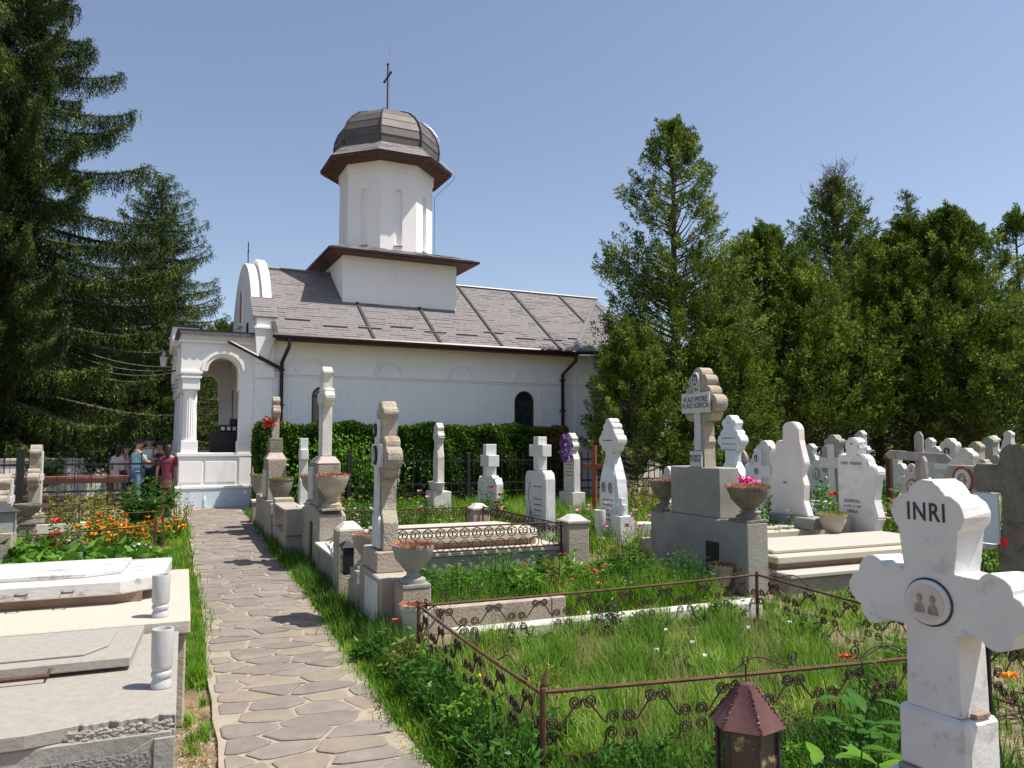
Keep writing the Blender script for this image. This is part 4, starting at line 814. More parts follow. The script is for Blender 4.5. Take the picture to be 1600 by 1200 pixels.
x, y = atd(928, 16); rc = thing('wooden_cross', 'red-brown painted wooden cross in front of the iron fence', 'cross', (x, y, 0), rad(30)); bx('upright', rc, 'redbrown', -.03,.03,-.045,.045,0,1.52,.004); bx('crossbar', rc, 'redbrown', -.035,-.031+.07,-.27,-.046,1.04,1.14,.004); bx('crossbar', rc, 'redbrown', -.035,.039,.046,.27,1.04,1.14,.004)
x, y = atd(957, 12.6); m5 = thing('grave_cross', 'white marble cross on arched double portrait stone left of the name-board monument', 'cross', (x,y,0), group=G_MID)
A = endcap(.30,.10,'trefoil',.075); T = endcap(.36,.09,'trefoil',.07)
stone('slab', m5, [(-.33,0),(.33,0),(.30,.75),(.26,1.0),(.16,1.22),(.09,1.36)] + armring(1.62, A, T, .085, .10) + [(-.09,1.36),(-.16,1.22),(-.26,1.0),(-.30,.75)], 'marble', .18, 0, 0, 0, .012)
g = MB(); g.prism(arc(0,1.0,.22,180,0)+[(.25,.3),(-.25,.3)], (-.09,0,0), (0,1,0), (0,0,1), (-1,0,0), .015); g.build('arched_panel', M['marble_blue'], m5, .003)
for s in (-.11,.11): oval(m5, -.106, s, .86, .07, .10, 'marble_worn', 'sepia_d')
textrows(m5, -.107, 0, .66, 5, .34, .08); textrows(m5, -.092, .02, 1.62, 1, .3, .05)
bx('side_block', m5, 'marble', -.25,0.0,-.62,-.34,0,.45); bx('side_cross', m5, 'marble', -.16,-.09,-.52,-.42,.451,.72,.004); bx('side_cross_arm', m5, 'marble', -.161,-.089,-.58,-.36,.55,.62,.004)
vs_ = MB(); x, y = atd(936, 12.3); vs_.lathe([(.06,0),(.085,.04),(.05,.08),(.06,.12),(.085,.16),(.095,.5),(.08,.5),(.001,.48)], (x,y,.02), 18); tag(vs_.build('marble_vase', M['marble'], None, 0, True), 'tall white marble vase beside the arched double portrait stone', 'vase')
x, y = atd(1004, 12.5); q = MB(); q.frus(x,y,0,.3,.13,.13,.16,.16); tag(q.build('planter', M['stone_white'], None, .008), 'small white square planter left of the name-board monument', 'planter')
m6 = midcross('white cross with carved writing and swept shoulders right behind the name board', 1144, 13.4, 2.06, 1.62, .62, .11, .17, None, 'marble_blue', foot=(.36,.95,1.25)); textrows(m6, -.087, 0, 1.66, 3, .36, .10); textrows(m6, -.087, 0, 1.0, 2, .4, .08); textrows(m6, -.087, 0, 1.93, 1, .1, .05)
x, y = atd(1188, 12.6); m7 = thing('grave_cross', 'grey stone cross faced with a plain white cross and two small portraits', 'cross', (x,y,0), group=G_MID)
stone('cross', m7, crosspoly(1.62,1.22,.72,.13,'notch',.05), 'stone_white', .16, .02, -.12, 0); bx('front_shaft', m7, 'marble_blue', -.09,-.061,-.08,.08,.3,1.48,.003); bx('front_arm', m7, 'marble_blue', -.095,-.065,-.29,.29,1.02,1.22,.003); oval(m7, -.095, 0, 1.33, .05, .07, 'marble', 'sepia_d'); oval(m7, -.099, 0, 1.12, .05, .06, 'marble', 'sepia_d')
x, y = atd(1163, 11.9); fp = thing('flower_pot', 'white square flower box with magenta flowers in front of the swept-shoulder cross', 'flower pot', (x,y,.55)); q = MB(); q.frus(0,0,0,.32,.14,.14,.19,.17); q.build('box', M['marble'], fp, .006); bx('block', fp, 'concrete', -.16,.16,-.16,.16,-.55,-.001,.01)
n = 90; leaf_obj('petals', rng.normal(size=(n,3))*[.07,.08,.04]+[0,0,.42], rng.normal(size=(n,3)), .08, .06, M['magenta'], fp); n = 40; leaf_obj('leaves', rng.normal(size=(n,3))*[.08,.12,.04]+[0,0,.36], rng.normal(size=(n,3)), .09, .04, M['leaf'], fp)
yl = thing('flower_bunch', 'yellow artificial flowers behind the grey stone cross', 'flowers', atd(1212, 13.6)+(1.2,)); n = 90; leaf_obj('petals', rng.normal(size=(n,3))*[.1,.14,.12], rng.normal(size=(n,3)), .1, .07, M['orange'], yl)
# ------------------------------------------------------------ right hand background graves
G_BACK = 'weathered crosses under the right-hand trees'
def backcross(label, px, dep, ztop, span, w_, m, style, extra=None, t=.15, group=G_BACK, armf=.72, rz=0):
    x, y = atd(px, dep); o = thing('grave_cross', label, 'cross', (x,y,0), rz, group)
    stone('cross', o, crosspoly(ztop, ztop*armf, span, w_, style, .03), m, t)
    bx('base', o, m, -.2,.2,-w_-.12,w_+.12,0,ztop*.28)
    if extra: extra(o, ztop*armf, w_)
    return o
def white_face(o, za, w_): bx('front_shaft', o, 'marble', -.11,-.08,-w_*.6,w_*.6,za-.7,za+.32,.003); bx('front_arm', o, 'marble', -.112,-.082,-w_*2.2,w_*2.2,za-.09,za+.09,.003)
def ovals(o, za, w_): oval(o, -.08, 0, za, .10, .12, 'redbrown', 'sepia_l'); oval(o, -.08, 0, za+.28, .08, .09, 'marble', 'sepia_l')
backcross('grey cross faced with a white shaft, between the rosy and the family headstones', 1303, 13.2, 1.72, .62, .12, 'concrete_grey', 'notch', white_face)
backcross('small round-lobed pale cross behind the rose bush', 1277, 16.5, 1.22, .62, .17, 'marble_worn', 'trefoil', lambda o, za, w_: oval(o, -.08, 0, za+.16, .10, .12, 'concrete_grey', 'sepia_l'), armf=.62)
backcross('lobed cross with two brown-ringed oval portraits behind the leaning wood cross', 1427, 12.5, 1.22, .62, .13, 'stone_white', 'clover', ovals)
backcross('grey lobed cross with small white panel and portrait, third from the right', 1483, 13.5, 1.66, .62, .13, 'stone_white', 'clover', lambda o, za, w_: (bx('panel', o, 'marble_blue', -.1,-.077,-.26,.26,za-.08,za+.1,.003), oval(o, -.08, 0, za+.24, .08, .08, 'marble_worn', 'sepia_d')))
backcross('grey cross carrying a smaller white cross on its face', 1508, 12.2, 1.50, .60, .13, 'stone_white', 'clover', lambda o, za, w_: (bx('inner_shaft', o, 'marble', -.1,-.077,-.04,.04,za-.45,za+.2,.003), bx('inner_arm', o, 'marble', -.102,-.078,-.14,.14,za-.02,za+.07,.003)))
x, y = atd(1506, 10.4); o = thing('headstone', 'grey headstone with brown oval medallion and sloped shoulders behind the INRI cross', 'headstone', (x,y,0)); stone('slab', o, [(-.42,0),(.42,0),(.42,.85),(.22,1.28),(-.22,1.28),(-.42,.85)], 'concrete', .14); oval(o, -.07, 0, 1.08, .15, .19, 'redbrown', 'sepia_l', 1); oval(o, -.092, 0, 1.08, .09, .125, 'marble', 'sepia', 1, .004); bx('plate', o, 'marble', -.085,-.071,-.16,.2,.62,.83,.003)
x, y = atd(1434, 10.8); o = thing('wooden_cross', 'big weathered wooden cross with pointed ends and tilted crossbar', 'cross', (x,y,0), rad(22)); 
g = MB(); g.prism([(-.055,0),(.055,0),(.055,1.68),(.02,1.74),(-.02,1.74),(-.055,1.68)], (-.03,0,0), (0,1,0), (0,0,1), (1,0,0), .06); g.build('upright', M['greywood'], o, .004)
g = MB(); g.prism([(-.42,1.36),(-.36,1.30),(.38,1.36),(.43,1.42),(.37,1.48),(-.36,1.43)], (-.095,0,0), (0,1,0), (0,0,1), (1,0,0), .06); g.build('crossbar', M['greywood'], o, .004)
x, y = atd(1436, 10.2); g = MB(); g.prism([(-.07,0),(.07,0),(.03,1.34),(-.02,1.41),(-.06,1.34)], (x,y,0), (0,1,0), (0,0,1), (1,0,0), .06); tag(g.build('wooden_stake', M['greywood'], None, .004), 'leaning grey wooden stake in front of the big weathered wooden cross', 'stake')
for px, dep, zt, m_, lab in ((1266,19,1.55,'marble','far white cross under the dark trees, left of the tree trunk'),(1330,19,1.7,'marble','far white cross just right of the family headstone lobe'),(1345,21,1.9,'marble_worn','tall far pale cross beyond the family headstone'),(1524,14.5,1.6,'concrete','far grey cross among the pink flowers'),(1545,15,1.7,'concrete_grey','farther grey cross among the pink flowers, near the right edge'),(1462,16,1.5,'marble_worn','far worn white cross left of the lobed grey ones'),(1232,17,1.45,'stone_white','far pale cross glimpsed left of the rosy headstone'),(1045,17.2,1.05,'stone_white','low rounded pale cross behind the name-board monument shaft'),(1290,22,1.5,'marble','small white cross far back in the gap left of the family headstone'),(1398,18,1.35,'marble_worn','small pale cross far behind the wooden post'),(1452,20,1.7,'marble','small white cross far back beside the weathered wooden cross'),(1470,22,1.5,'stone_white','tiny pale cross at the foot of the dark trees'),(1550,19,1.75,'marble_worn','pale cross far back above the cosmos border'),(1575,21,1.9,'marble','farthest white cross near the right picture edge'),(958,14.5,.6,'stone_white','low pale stone in the grass behind the arched portrait stone')):
    backcross(lab, px, dep, zt, .5, .1, m_, 'clover' if dep != 19 else 'notch')
x, y = atd(1386, 14); g = MB(); g.box(x-.04,x+.04,y-.05,y+.05,0,1.3); tag(g.build('wooden_stake', M['wood'], None, .005), 'upright brown wooden post right of the family headstone', 'stake')
x, y = atd(1592, 6.0); bcz = thing('grave_cross', 'big brown-grey stone cross cut by the right edge of the picture', 'cross', (x,y,0), group=G_BACK)
stone('cross', bcz, [(-.17,0),(.17,0),(.17,.85),(.12,.95),(.12,1.20),(.34,1.20),(.36,1.26),(.34,1.42),(.13,1.42),(.13,1.52),(.05,1.58),(-.05,1.58),(-.13,1.52),(-.13,1.42),(-.34,1.42),(-.36,1.26),(-.34,1.20),(-.12,1.20),(-.12,.95),(-.17,.85)], 'mossy', .16, 0, 0, 0, .012)
stone('plate', bcz, [(.13,.80),(.36,.80),(.33,1.19),(.13,1.19)], 'marble_blue', .03, -.1, .0, 0, .004); bx('shelf', bcz, 'stone_white', -.2,-.02,.17,.42,.76,.79,.004)
x, y = atd(1570, 5.9); g = MB(); g.lathe([(.025,0),(.03,.06),(.001,.07)], (x+.0,y+.05,1.10-.3), 10); tag(g.build('votive_candle', M['red'], None, 0, True), 'red candle glass on the shelf of the big cross at the right edge', 'candle')
kerb('low pale kerb of the flower plot behind the INRI cross', [atd(1360,14.5), atd(1440,13.5)], .2, .3, 'slab_cream')
kerb('far cream kerb seen between the two headstones', [atd(1268,15.5), atd(1330,15.2)], .3, .42, 'slab_cream')
# ------------------------------------------------------------ left tomb with marble vases (foreground)
lt_ = thing('slab_tomb', 'nearest left concrete tomb with crossed relief bands, broken corner and grey slab lid', 'tomb', (0, 4, 0))
X0, X1 = -3.2, 0.0; YA, YB = 3.30-4, 4.74-4; ZT = .55
bx('body', lt_, 'concrete_grey', X0, X1-.012, YA+.012, YB, 0, ZT-.055, .006)
g = MB()   # top sheet with a bitten, broken front edge
fp_ = []; x = X0
while x < -.36: fp_.append((x, YA)); x += .3
x = -.34
while x < -.01: fp_.append((x, YA+.012+.022*abs(math.sin(x*31))+random.uniform(0,.02))); x += random.uniform(.006,.02)
fp_.append((X1, YA+.02))
g.prism(fp_+[(X1, YB), (X0, YB)], (0,0,ZT-.054), (1,0,0), (0,1,0), (0,0,1), .054); top = g.build('top_bed', M['slab_grey'], lt_, .004)
bm_ = MB(); r_ = random.Random(5)
for i in range(260):
    cx = r_.uniform(-.36,-.02); cz_ = ZT-.05+r_.uniform(-.035,.03); rr = r_.uniform(.004,.015)
    vs = [Vector((cx+rr*1.4*r_.uniform(.6,1)*math.cos(a)*math.cos(b), YA+.022-rr*.7*math.cos(b)*r_.uniform(.5,1)*(1 if True else 0)*abs(math.sin(a)) , cz_+rr*math.sin(b)*r_.uniform(.6,1))) for b in (-1.2,0,1.2) for a in (0,1.05,2.1,3.14)]
    for j in range(2):
        for k_ in range(3): bm_.add([vs[j*4+k_],vs[j*4+k_+1],vs[j*4+k_+5],vs[j*4+k_+4]], [(0,1,2,3)])
o = bm_.build('broken_mortar', M['slab_grey'], lt_); o['kind'] = 'stuff'
# front relief: frame, crossed bands, pebble-dash fields between
def band(name, p, q, wd, proud, m): 
    g = MB(); p, q = Vector((p[0],0,p[1])), Vector((q[0],0,q[1])); d = (q-p); L = d.length; d.normalize(); n_ = Vector((-d.z,0,d.x))
    g.prism([(0,-wd/2),(L,-wd/2),(L,wd/2),(0,wd/2)], (p.x, YA+.010, p.z), d, n_, (0,-1,0), proud); return g.build(name, M[m], lt_, .003)
g = MB(); g.box(X0+.05, X1-.075, YA+.002, YA+.011, .03, ZT-.12); g.build('pebble_field', M['pebble'], lt_)
for i in range(4):
    xa = -.075-i*.66; xb = xa-.62
    band('relief_band', (xa+.02,.08), (xb-.02,.44), .085, .0035, 'concrete_grey'); band('relief_band', (xa+.02,.44), (xb-.02,.08), .085, .005, 'concrete_grey')
    g = MB(); g.box(xb-.04, xb, YA-.004, YA+.01, .0, ZT-.06); g.build('relief_post', M['concrete_grey'], lt_, .003)
g = MB(); g.box(-.075, X1-.001, YA-.004, YA+.01, 0, ZT-.075); g.build('relief_post', M['concrete_grey'], lt_, .003)
g = MB(); g.box(X0, -.64, YA-.003, YA+.010, ZT-.125, ZT-.056); g.build('relief_rail', M['concrete_grey'], lt_, .003)
g = MB(); g.box(X1-.011, X1, YA+.02, YB, 0, ZT-.056); g.build('side_skin', M['slab_grey'], lt_, .002)
bx('under_bed', lt_, 'slab_brown', X0, -.26, .08, .60, ZT+.001, ZT+.018, .003)  # brown bed set back under the lid
g = MB(); g.prism([(X0,.02),(-.20,.02),(-.17,.66),(X0,.66)], (0,0,ZT+.019), (1,0,0), (0,1,0), (0,0,1), .046); lid = g.build('slab', M['slab_grey'], lt_, .006)
g = MB(); g.prism([(X0,.10),(-.40,.10),(-.31,.24),(-.29,.56),(X0,.56)], (0,0,ZT+.0655), (1,0,0), (0,1,0), (0,0,1), .012); g.build('raised_panel', M['slab_grey'], lt_, .004)
g = MB(); g.box(-1.2,-.86,.24,.34,ZT+.0785,ZT+.082); g.build('plate', M['stone_white'], lt_, 0)
g = MB(); g.tube([(-.72,.018,ZT+.04),(-.72,-.04,ZT+.03),(-.52,-.04,ZT+.03),(-.52,.018,ZT+.04)], .008, 6); g.build('handle', M['rust'], lt_)
lt2 = thing('slab_tomb', 'second left tomb with whitewashed slab over a cream bed', 'tomb', (0, 5.8, 0))
bx('body', lt2, 'concrete', X0, .04, -.99, .82, 0, .52, .01); bx('top_bed', lt2, 'slab_cream', X0, .06, -1.02, .86, .521, .60, .008)
bx('bed', lt2, 'slab_brown', X0, -.22, -.36, .45, .601, .66, .004); 
g = MB(); g.prism([(X0,-.43),(-.34,-.43),(-.10,-.28),(-.06,.50),(X0,.50)], (0,0,.661), (1,0,0), (0,1,0), (0,0,1), .085); g.build('slab', M['slab_white'], lt2, .008)
g = MB(); g.prism([(X0,-.25),(-.55,-.25),(-.35,-.15),(-.32,.38),(X0,.38)], (0,0,.7465), (1,0,0), (0,1,0), (0,0,1), .03); g.build('upper_slab', M['slab_white'], lt2, .006)
for x_ in (-.62,-.86): g = MB(); g.tube([(x_-.03,-.435,.70),(x_-.03,-.47,.70),(x_+.03,-.47,.70),(x_+.03,-.435,.70)], .006, 5); g.build('handle', M['rust'], lt2)
def marblevase(lab, x, y, z, h, r, m='marble_vase'):
    g = MB(); g.lathe([(r*1.0,0),(r*1.02,h*.06),(r*.86,h*.12),(r*.80,h*.17),(r*.95,h*.19),(r*1.0,h*.235),(r*.92,h*.27),(r*.84,h*.29),(r*.96,h*.34),(r*1.0,h*.38),(r*1.04,h*.97),(r*1.0,h),(r*.84,h),(r*.8,h*.9),(.001,h*.9)], (0,0,0), 36)
    o = g.build('marble_vase', M[m], None, 0, True); o.location = (x, y, z); return tag(o, lab, 'vase', 'turned marble vases on the left tombs')
marblevase('nearest turned marble vase, on the broken corner tomb', -.062, 3.70, ZT+.002, .245, .043)
marblevase('farther turned marble vase, on the bed of the second left tomb', -.10, 4.92, .602, .235, .047)
# ------------------------------------------------------------ rusty scroll fence
def scurve(c0, r0, a0, s0, c1, r1, a1, s1):
    p = spiral(c0, r0, 1.85, a0, s0, 26)[::-1]; q = spiral(c1, r1, 1.85, a1, s1, 26)
    A_, B_ = p[-1], q[0]; ta = (p[-1][0]-p[-2][0], p[-1][1]-p[-2][1]); tb_ = (q[1][0]-q[0][0], q[1][1]-q[0][1])
    la = math.hypot(*ta); lb = math.hypot(*tb_); k = math.hypot(B_[0]-A_[0], B_[1]-A_[1])*.4
    return p + bez(A_, (A_[0]+ta[0]/la*k, A_[1]+ta[1]/la*k), (B_[0]-tb_[0]/lb*k, B_[1]-tb_[1]/lb*k), B_)[1:-1] + q
r_ = .034
r_ = .031
sA = scurve((.036,-.04), r_, rad(180), 1, (-.145,-.125), r_, rad(-20), 1)
sB = [( -x, z) for x, z in sA]
sC = scurve((.145,-.20), r_, rad(200), -1, (.036,-.30), r_*.9, rad(60), 1)
sD = [(-x, z) for x, z in sC]
scr = [scroll_mesh('scroll', [c_], .0048, 'rustdark') for c_ in (sA, sB, sC, sD)]
top = scroll_mesh('crest_scroll', [spiral((0,.045), .036, 1.4, rad(-90), 1)[::-1][:], bez((.0,.009),(.10,.0),(.16,.075),(.25,.06),8)+bez((.25,.06),(.31,.05),(.33,.01),(.38,.006),6)[1:]], .0042, 'rustdark')
def scrollfence(f, x0, y0, x1, y1, z0=.47, z1=.47, n=5, flip=False, crest=(0,2,3)):
    d = Vector((x1-x0, y1-y0, 0)); L = d.length; a = math.atan2(d.y, d.x); sl_ = (z1-z0)/L
    pts = [Vector((x0,y0,z0)).lerp(Vector((x1,y1,z1)), t/8)+Vector((0,0,-.012*math.sin(t/8*math.pi))) for t in range(9)]
    g = MB(); g.tube(pts, .0095, 8); g.build('rail', M['rust'], f)
    g = MB(); g.tube([p-Vector((0,0,.37)) for p in pts], .009, 6); g.build('rail', M['rust'], f)
    for i in range(n):
        t = (i+.5)/n; c = Vector((x0,y0,z0)).lerp(Vector((x1,y1,z1)), t)
        for j, m_ in enumerate(scr):
            o = link('scroll', m_, None, f); o.location = c+Vector((0,0,-.018)); o.rotation_euler = (random.uniform(-.06,.06), math.atan(-sl_)+random.uniform(-.03,.03), a+random.uniform(-.05,.05)); o.scale = (L/n/.37, 1, 1)
        if i in crest: o = link('crest_scroll', top, None, f); o.location = c+Vector((0,0,.008)); o.rotation_euler = (0, math.atan(-sl_), a); o.scale = (-1 if i % 2 else 1, 1, 1)
rf_ = thing('grave_fence', 'rusty wrought iron scroll fence around the near grassy plot', 'fence', (0,0,0))
FA, FB, FC, FD = (1.51,3.2), (1.52,5.22), (4.5,5.28), (4.62,3.0)
scrollfence(rf_, *FA, *FB, n=6, crest=(0,2,4,5)); scrollfence(rf_, *FB, *FC, .47, .475, n=8, crest=(0,4,7)); scrollfence(rf_, *FA, *FD, .48, .43, n=8, crest=(3,4,5)); scrollfence(rf_, *FC, *FD, .475, .40, n=6, crest=(0,2,3))
for q, h in ((FA,.50),(FB,.50),(FC,.50),(FD,.44)):
    g = MB(); g.tube([(q[0],q[1],0),(q[0],q[1],h)], .014, 8); g.build('fence_post', M['rust'], rf_)
g = MB(); g.add([(1.51-.02,3.2,.50),(1.51+.02,3.2,.50),(1.51,3.2-.006,.52),(1.51,3.2+.006,.52),(1.53,3.2,.60)], [(0,1,2),(0,3,1),(0,2,4),(2,1,4),(1,3,4),(3,0,4)]); g.build('leaf_finial', M['rust'], rf_)
# ------------------------------------------------------------ lantern (foreground)
ln = thing('grave_lantern', 'brown hexagonal metal grave lantern with sooty glass in the foreground', 'lantern', (1.52, 1.84, .0), rad(12))
ZL = .555
for i in range(6):
    a0, a1 = rad(60*i), rad(60*i+60); R1, R2 = .108, .03
    p0, p1, p2, p3 = [Vector((R*math.cos(a), R*math.sin(a), z)) for R, a, z in ((R1,a0,ZL+.235),(R1,a1,ZL+.235),(R2,a1,ZL+.335),(R2,a0,ZL+.335))]
    mid = Vector((0,0,.0)); g = MB(); n_ = 6; vs = []; fs = []
    for u in range(n_+1):
        for w__ in range(5):
            p = p0.lerp(p1, u/n_).lerp(p3.lerp(p2, u/n_), w__/4); nn = Vector((math.cos((a0+a1)/2), math.sin((a0+a1)/2), .9)).normalized()
            vs.append(p - nn*.006*math.sin(u/n_*math.pi)*math.sin(w__/4*math.pi) + nn*random.uniform(0,.0015))
    fs = [(u*5+w__, (u+1)*5+w__, (u+1)*5+w__+1, u*5+w__+1) for u in range(n_) for w__ in range(4)]
    g.add(vs, fs); g.build('roof_panel', M['copper'], ln, 0, True)
    # twisted seam wire
    pts = []; 
    for t in range(40):
        s = t/39; b = p0.lerp(p3, s); tw = s*60; pts.append(b + Vector((math.cos(tw)*.0026, math.sin(tw)*.0026, math.cos(tw*1.3)*.0026+.003)))
    g = MB(); g.tube(pts, .0022, 5); g.build('twisted_seam', M['copper'], ln)
    Rb = .086; q0, q1 = Vector((Rb*math.cos(a0), Rb*math.sin(a0), 0)), Vector((Rb*math.cos(a1), Rb*math.sin(a1), 0))
    g = MB(); g.tube([q0+Vector((0,0,ZL)), q0+Vector((0,0,ZL+.235))], .0065, 6); pts = [q0*1.05+Vector((math.cos(t*1.3)*.003, math.sin(t*1.3)*.003, ZL+t*.235/48)) for t in range(49)]; g.tube(pts, .002, 4); g.build('corner_post', M['bin'], ln)
    g = MB(); g.add([q0*.96+Vector((0,0,ZL+.01)), q1*.96+Vector((0,0,ZL+.01)), q1*.96+Vector((0,0,ZL+.225)), q0*.96+Vector((0,0,ZL+.225))], [(0,1,2,3)]); g.build('pane', M['lglass'], ln)
    g = MB(); g.tube([q0+Vector((0,0,ZL+.008)), q1+Vector((0,0,ZL+.008))], .006, 5); g.tube([q0+Vector((0,0,ZL+.228)), q1+Vector((0,0,ZL+.228))], .006, 5); g.build('frame_bar', M['bin'], ln)
g = MB(); g.lathe([(.031,.33),(.022,.346),(.001,.352)], (0,0,ZL), 6); g.build('cap', M['copper'], ln)
g = MB(); g.tube([(0,0,ZL+.35),(0,0,ZL+.40)], .003, 5); g.tube([(.012*math.cos(t), 0, ZL+.41+.012*math.sin(t)) for t in [i*.7 for i in range(10)]], .0025, 4); g.build('hook', M['rustdark'], ln)
g = MB(); g.lathe([(.03,0),(.032,.13),(.001,.135)], (0,0,ZL+.01), 12); g.build('candle', M['marble'], ln, 0, True); g = MB(); g.lathe([(.095,-.012),(.095,.003)], (0,0,ZL), 6); g.build('floor_plate', M['bin'], ln)
lped = thing('pedestal', 'concrete block carrying the brown hexagonal lantern', 'pedestal', (1.52,1.84,0)); bx('block', lped, 'concrete', -.14,.14,-.14,.14,0,ZL-.013,.01)
# ------------------------------------------------------------ INRI cross (foreground)
IX, IY = 2.125, 1.675
ic_ = thing('grave_cross', 'large white marble cross lettered INRI with round couple portrait, right foreground', 'cross', (IX, IY, 0), rad(4))
zb = .80
bx('ground_block', ic_, 'concrete', -.14,.16,-.36,.36,0,.34,.012); bx('lower_plinth', ic_, 'marble_worn', -.085,.105,-.14,.145,.341,.60,.01); bx('plinth_joint', ic_, 'concrete_grey', -.066,.085,-.115,.118,.601,.618,.004); bx('upper_plinth', ic_, 'marble_old', -.066,.085,-.112,.112,.619,zb,.012)
A = endcap(.285,.088,'clover'); T = endcap(.36,.098,'clover'); cz = 1.125
poly = [(-.086,zb+.001),(.086,zb+.001)] + armring(cz, A, T, .080, .088)
stone('cross', ic_, poly, 'marble_old', .13, .012, 0, 0, .012)
letters('INRI', .078, 'ink', ic_, -.054, .0, 1.385, .0015, 1.15, bold=.0006, sx=.78)
oval(ic_, -.053, 0, cz-.005, .070, .066, 'enamel', 'sepia_l', 2, .014)
g = MB(); g.tube([(-.055, .073*math.cos(2*math.pi*i/30), cz-.005+.069*math.sin(2*math.pi*i/30)) for i in range(31)], .003, 5); g.build('portrait_ring', M['ink'], ic_)
bx('mortar_patch', ic_, 'slab_brown', -.02,.05,-.108,-.088,zb+.001,zb+.016,.003)
# shadow-casting kerb of this plot
k_ = kerb('old concrete kerb on the bare soil behind the INRI cross', [(2.9,1.75),(5.2,1.95)], .10, .16, 'concrete')
mp = MB(); mp.lathe([(.14,0),(.14,.10),(.10,.15),(.001,.16)], (1.86,1.86,.34), 16)
x_ = tag(mp.build('marble_bowl', M['marble_worn'], None, 0, True), 'upturned round marble bowl left of the INRI cross foot', 'bowl')
bxq = thing('pedestal', 'low block under the upturned marble bowl', 'pedestal', (1.86,1.86,0)); bx('block', bxq, 'concrete', -.15,.15,-.15,.15,0,.338,.01)
ps = MB(); ps.tube([at(1545,1040,.35)+Vector((0,0,-.35)), at(1545,1040,.35)+Vector((0,0,.25))], .012, 6); tag(ps.build('iron_stake', M['black']), 'black iron stake in bare soil behind the INRI cross', 'stake')
# ------------------------------------------------------------ black iron fences near the church
spm = MB(); spm.box(-.009,.009,-.009,.009,0,1.26); spm.frus(0,0,1.26,1.34,.02,.012,.002,.002); bar_m = spm.mesh('bar'); bar_m.materials.append(M['black'])
def ironfence(label, x0, y0, x1, y1, sp, post_every, mesh, rails=(1.12,.36), ph=1.32, pw=.05):
    d = Vector((x1-x0, y1-y0, 0)); L = d.length; f = thing('iron_fence', label, 'fence', (x0,y0,0), math.atan2(d.y, d.x), 'black iron fences before the church')
    for z in rails: g = MB(); g.box(0, L, -.018,.018, z-.02, z+.02); g.build('rail', M['black'], f)
    n = int(L/sp)
    for i in range(1, n):
        o = link('bar', mesh, None, f); o.location = (i*sp, 0, .0)
    k = 0
    while k*post_every <= L+.1:
        g = MB(); x = k*post_every; g.box(x-pw, x+pw, -pw, pw, 0, ph); g.build('fence_post', M['black'], f, .004); k += 1
    return f
spm = MB(); spm.box(-.008,.008,-.008,.008,.1,1.32); spm.lathe([(.012,0),(.028,.03),(.012,.06)], (0,0,1.32), 6); barL = spm.mesh('bar'); barL.materials.append(M['black'])
ironfence('black iron fence left of the porch with thick square posts and ball-tipped bars', -9.2, 17.3, -.28, 17.85, .30, 8.93/2.85*1.0, barL, (1.14,.60,.42), 1.45, .06)
ironfence('black spear-topped iron fence before the hedge and church wall', 3.6, 18.35, 15.8, 18.9, .2, 3.05, bar_m, (1.12,.55,.34))
G_B = 'brown slatted benches behind the left fence'
for i, (y, z, x0, x1, lab) in enumerate(((20.5,.80,-9,-1.2,'high brown slatted bench top behind the left iron fence'),(19.6,.42,-9,-2.2,'middle brown slatted bench behind the left iron fence'),(18.7,.30,-8,-2.0,'low brown slatted bench nearest the left iron fence'))):
    b = thing('bench', lab, 'bench', (x0,y,0), group=G_B); W_ = x1-x0
    for k in range(3): bx('slat', b, 'redbrown' if i == 0 else 'wood', 0, W_, -.2+k*.14, -.09+k*.14, z-.03, z, .004)
    bx('front_board', b, 'wood', 0, W_, -.23, -.205, z-.16, z-.04, .004)
    for k in range(5): bx('leg', b, 'wood', .3+k*(W_-.7)/4, .38+k*(W_-.7)/4, -.18,.18, 0, z-.031, .003)
# far white wall and grid fence, far left building
fw = thing('garden_wall', 'sunlit whitewashed garden wall far behind the left fence', 'wall', (-8.6,25.6,0)); bx('wall_body', fw, 'plaster', 0, 6.5, -.15,.15,0,1.05,.01); bx('wall_coping', fw, 'stone_white', -.03,6.53,-.2,.2,1.051,1.12,.01)
gf_ = thing('iron_fence', 'fine black grid fence in front of the whitewashed garden wall', 'fence', (-8.6,24.9,0))
for k in range(46):
    g = MB(); g.box(k*.15-.006, k*.15+.006, -.006,.006,0,1.3); g.build('bar', M['black'], gf_)
for z in (.2,.45,.7,1.3): g = MB(); g.box(0,6.8,-.012,.012,z-.01,z+.01); g.build('rail', M['black'], gf_)
bd = thing('outbuilding', 'grey outbuilding with brown tiled eave cut by the left edge', 'building', (-8.6,20.5,0))
bx('wall', bd, 'concrete_grey', -6,1.05,0,5,0,2.1,.01); bx('corner_post', bd, 'wood', .98,1.10,-.06,-.001,0,2.1,.01); g = MB(); g.prism([(-.55,2.10),(-.5,2.2),(2.5,3.4),(5.4,2.2),(5.4,2.1)], (-6.2,0,0), (0,1,0), (0,0,1), (1,0,0), 7.5); g.build('roof', M['wood'], bd)
# far white houses glimpsed below the right-hand trees
for px, dep, w_, h_, lab in ((1180,30,3.0,4.0,'white church annex wall glimpsed between trunks right of the big cypress'),(1300,44,7,2.6,'low white far building behind the right-hand trees')):
    x, y = atd(px, dep); b = thing('far_building', lab, 'building', (x,y,0), rad(2.7)); bx('wall', b, 'plaster', -w_/2,w_/2,-.2,3,0,h_,.01); bx('roof', b, 'shingle', -w_/2-.3,w_/2+.3,-.5,3.3,h_+.001,h_+.15,.01)
    for k in range(2): bx('window', b, 'glass', -w_/4+k*w_/2-.3,-w_/4+k*w_/2+.3,-.22,-.2,.9,1.9,0)
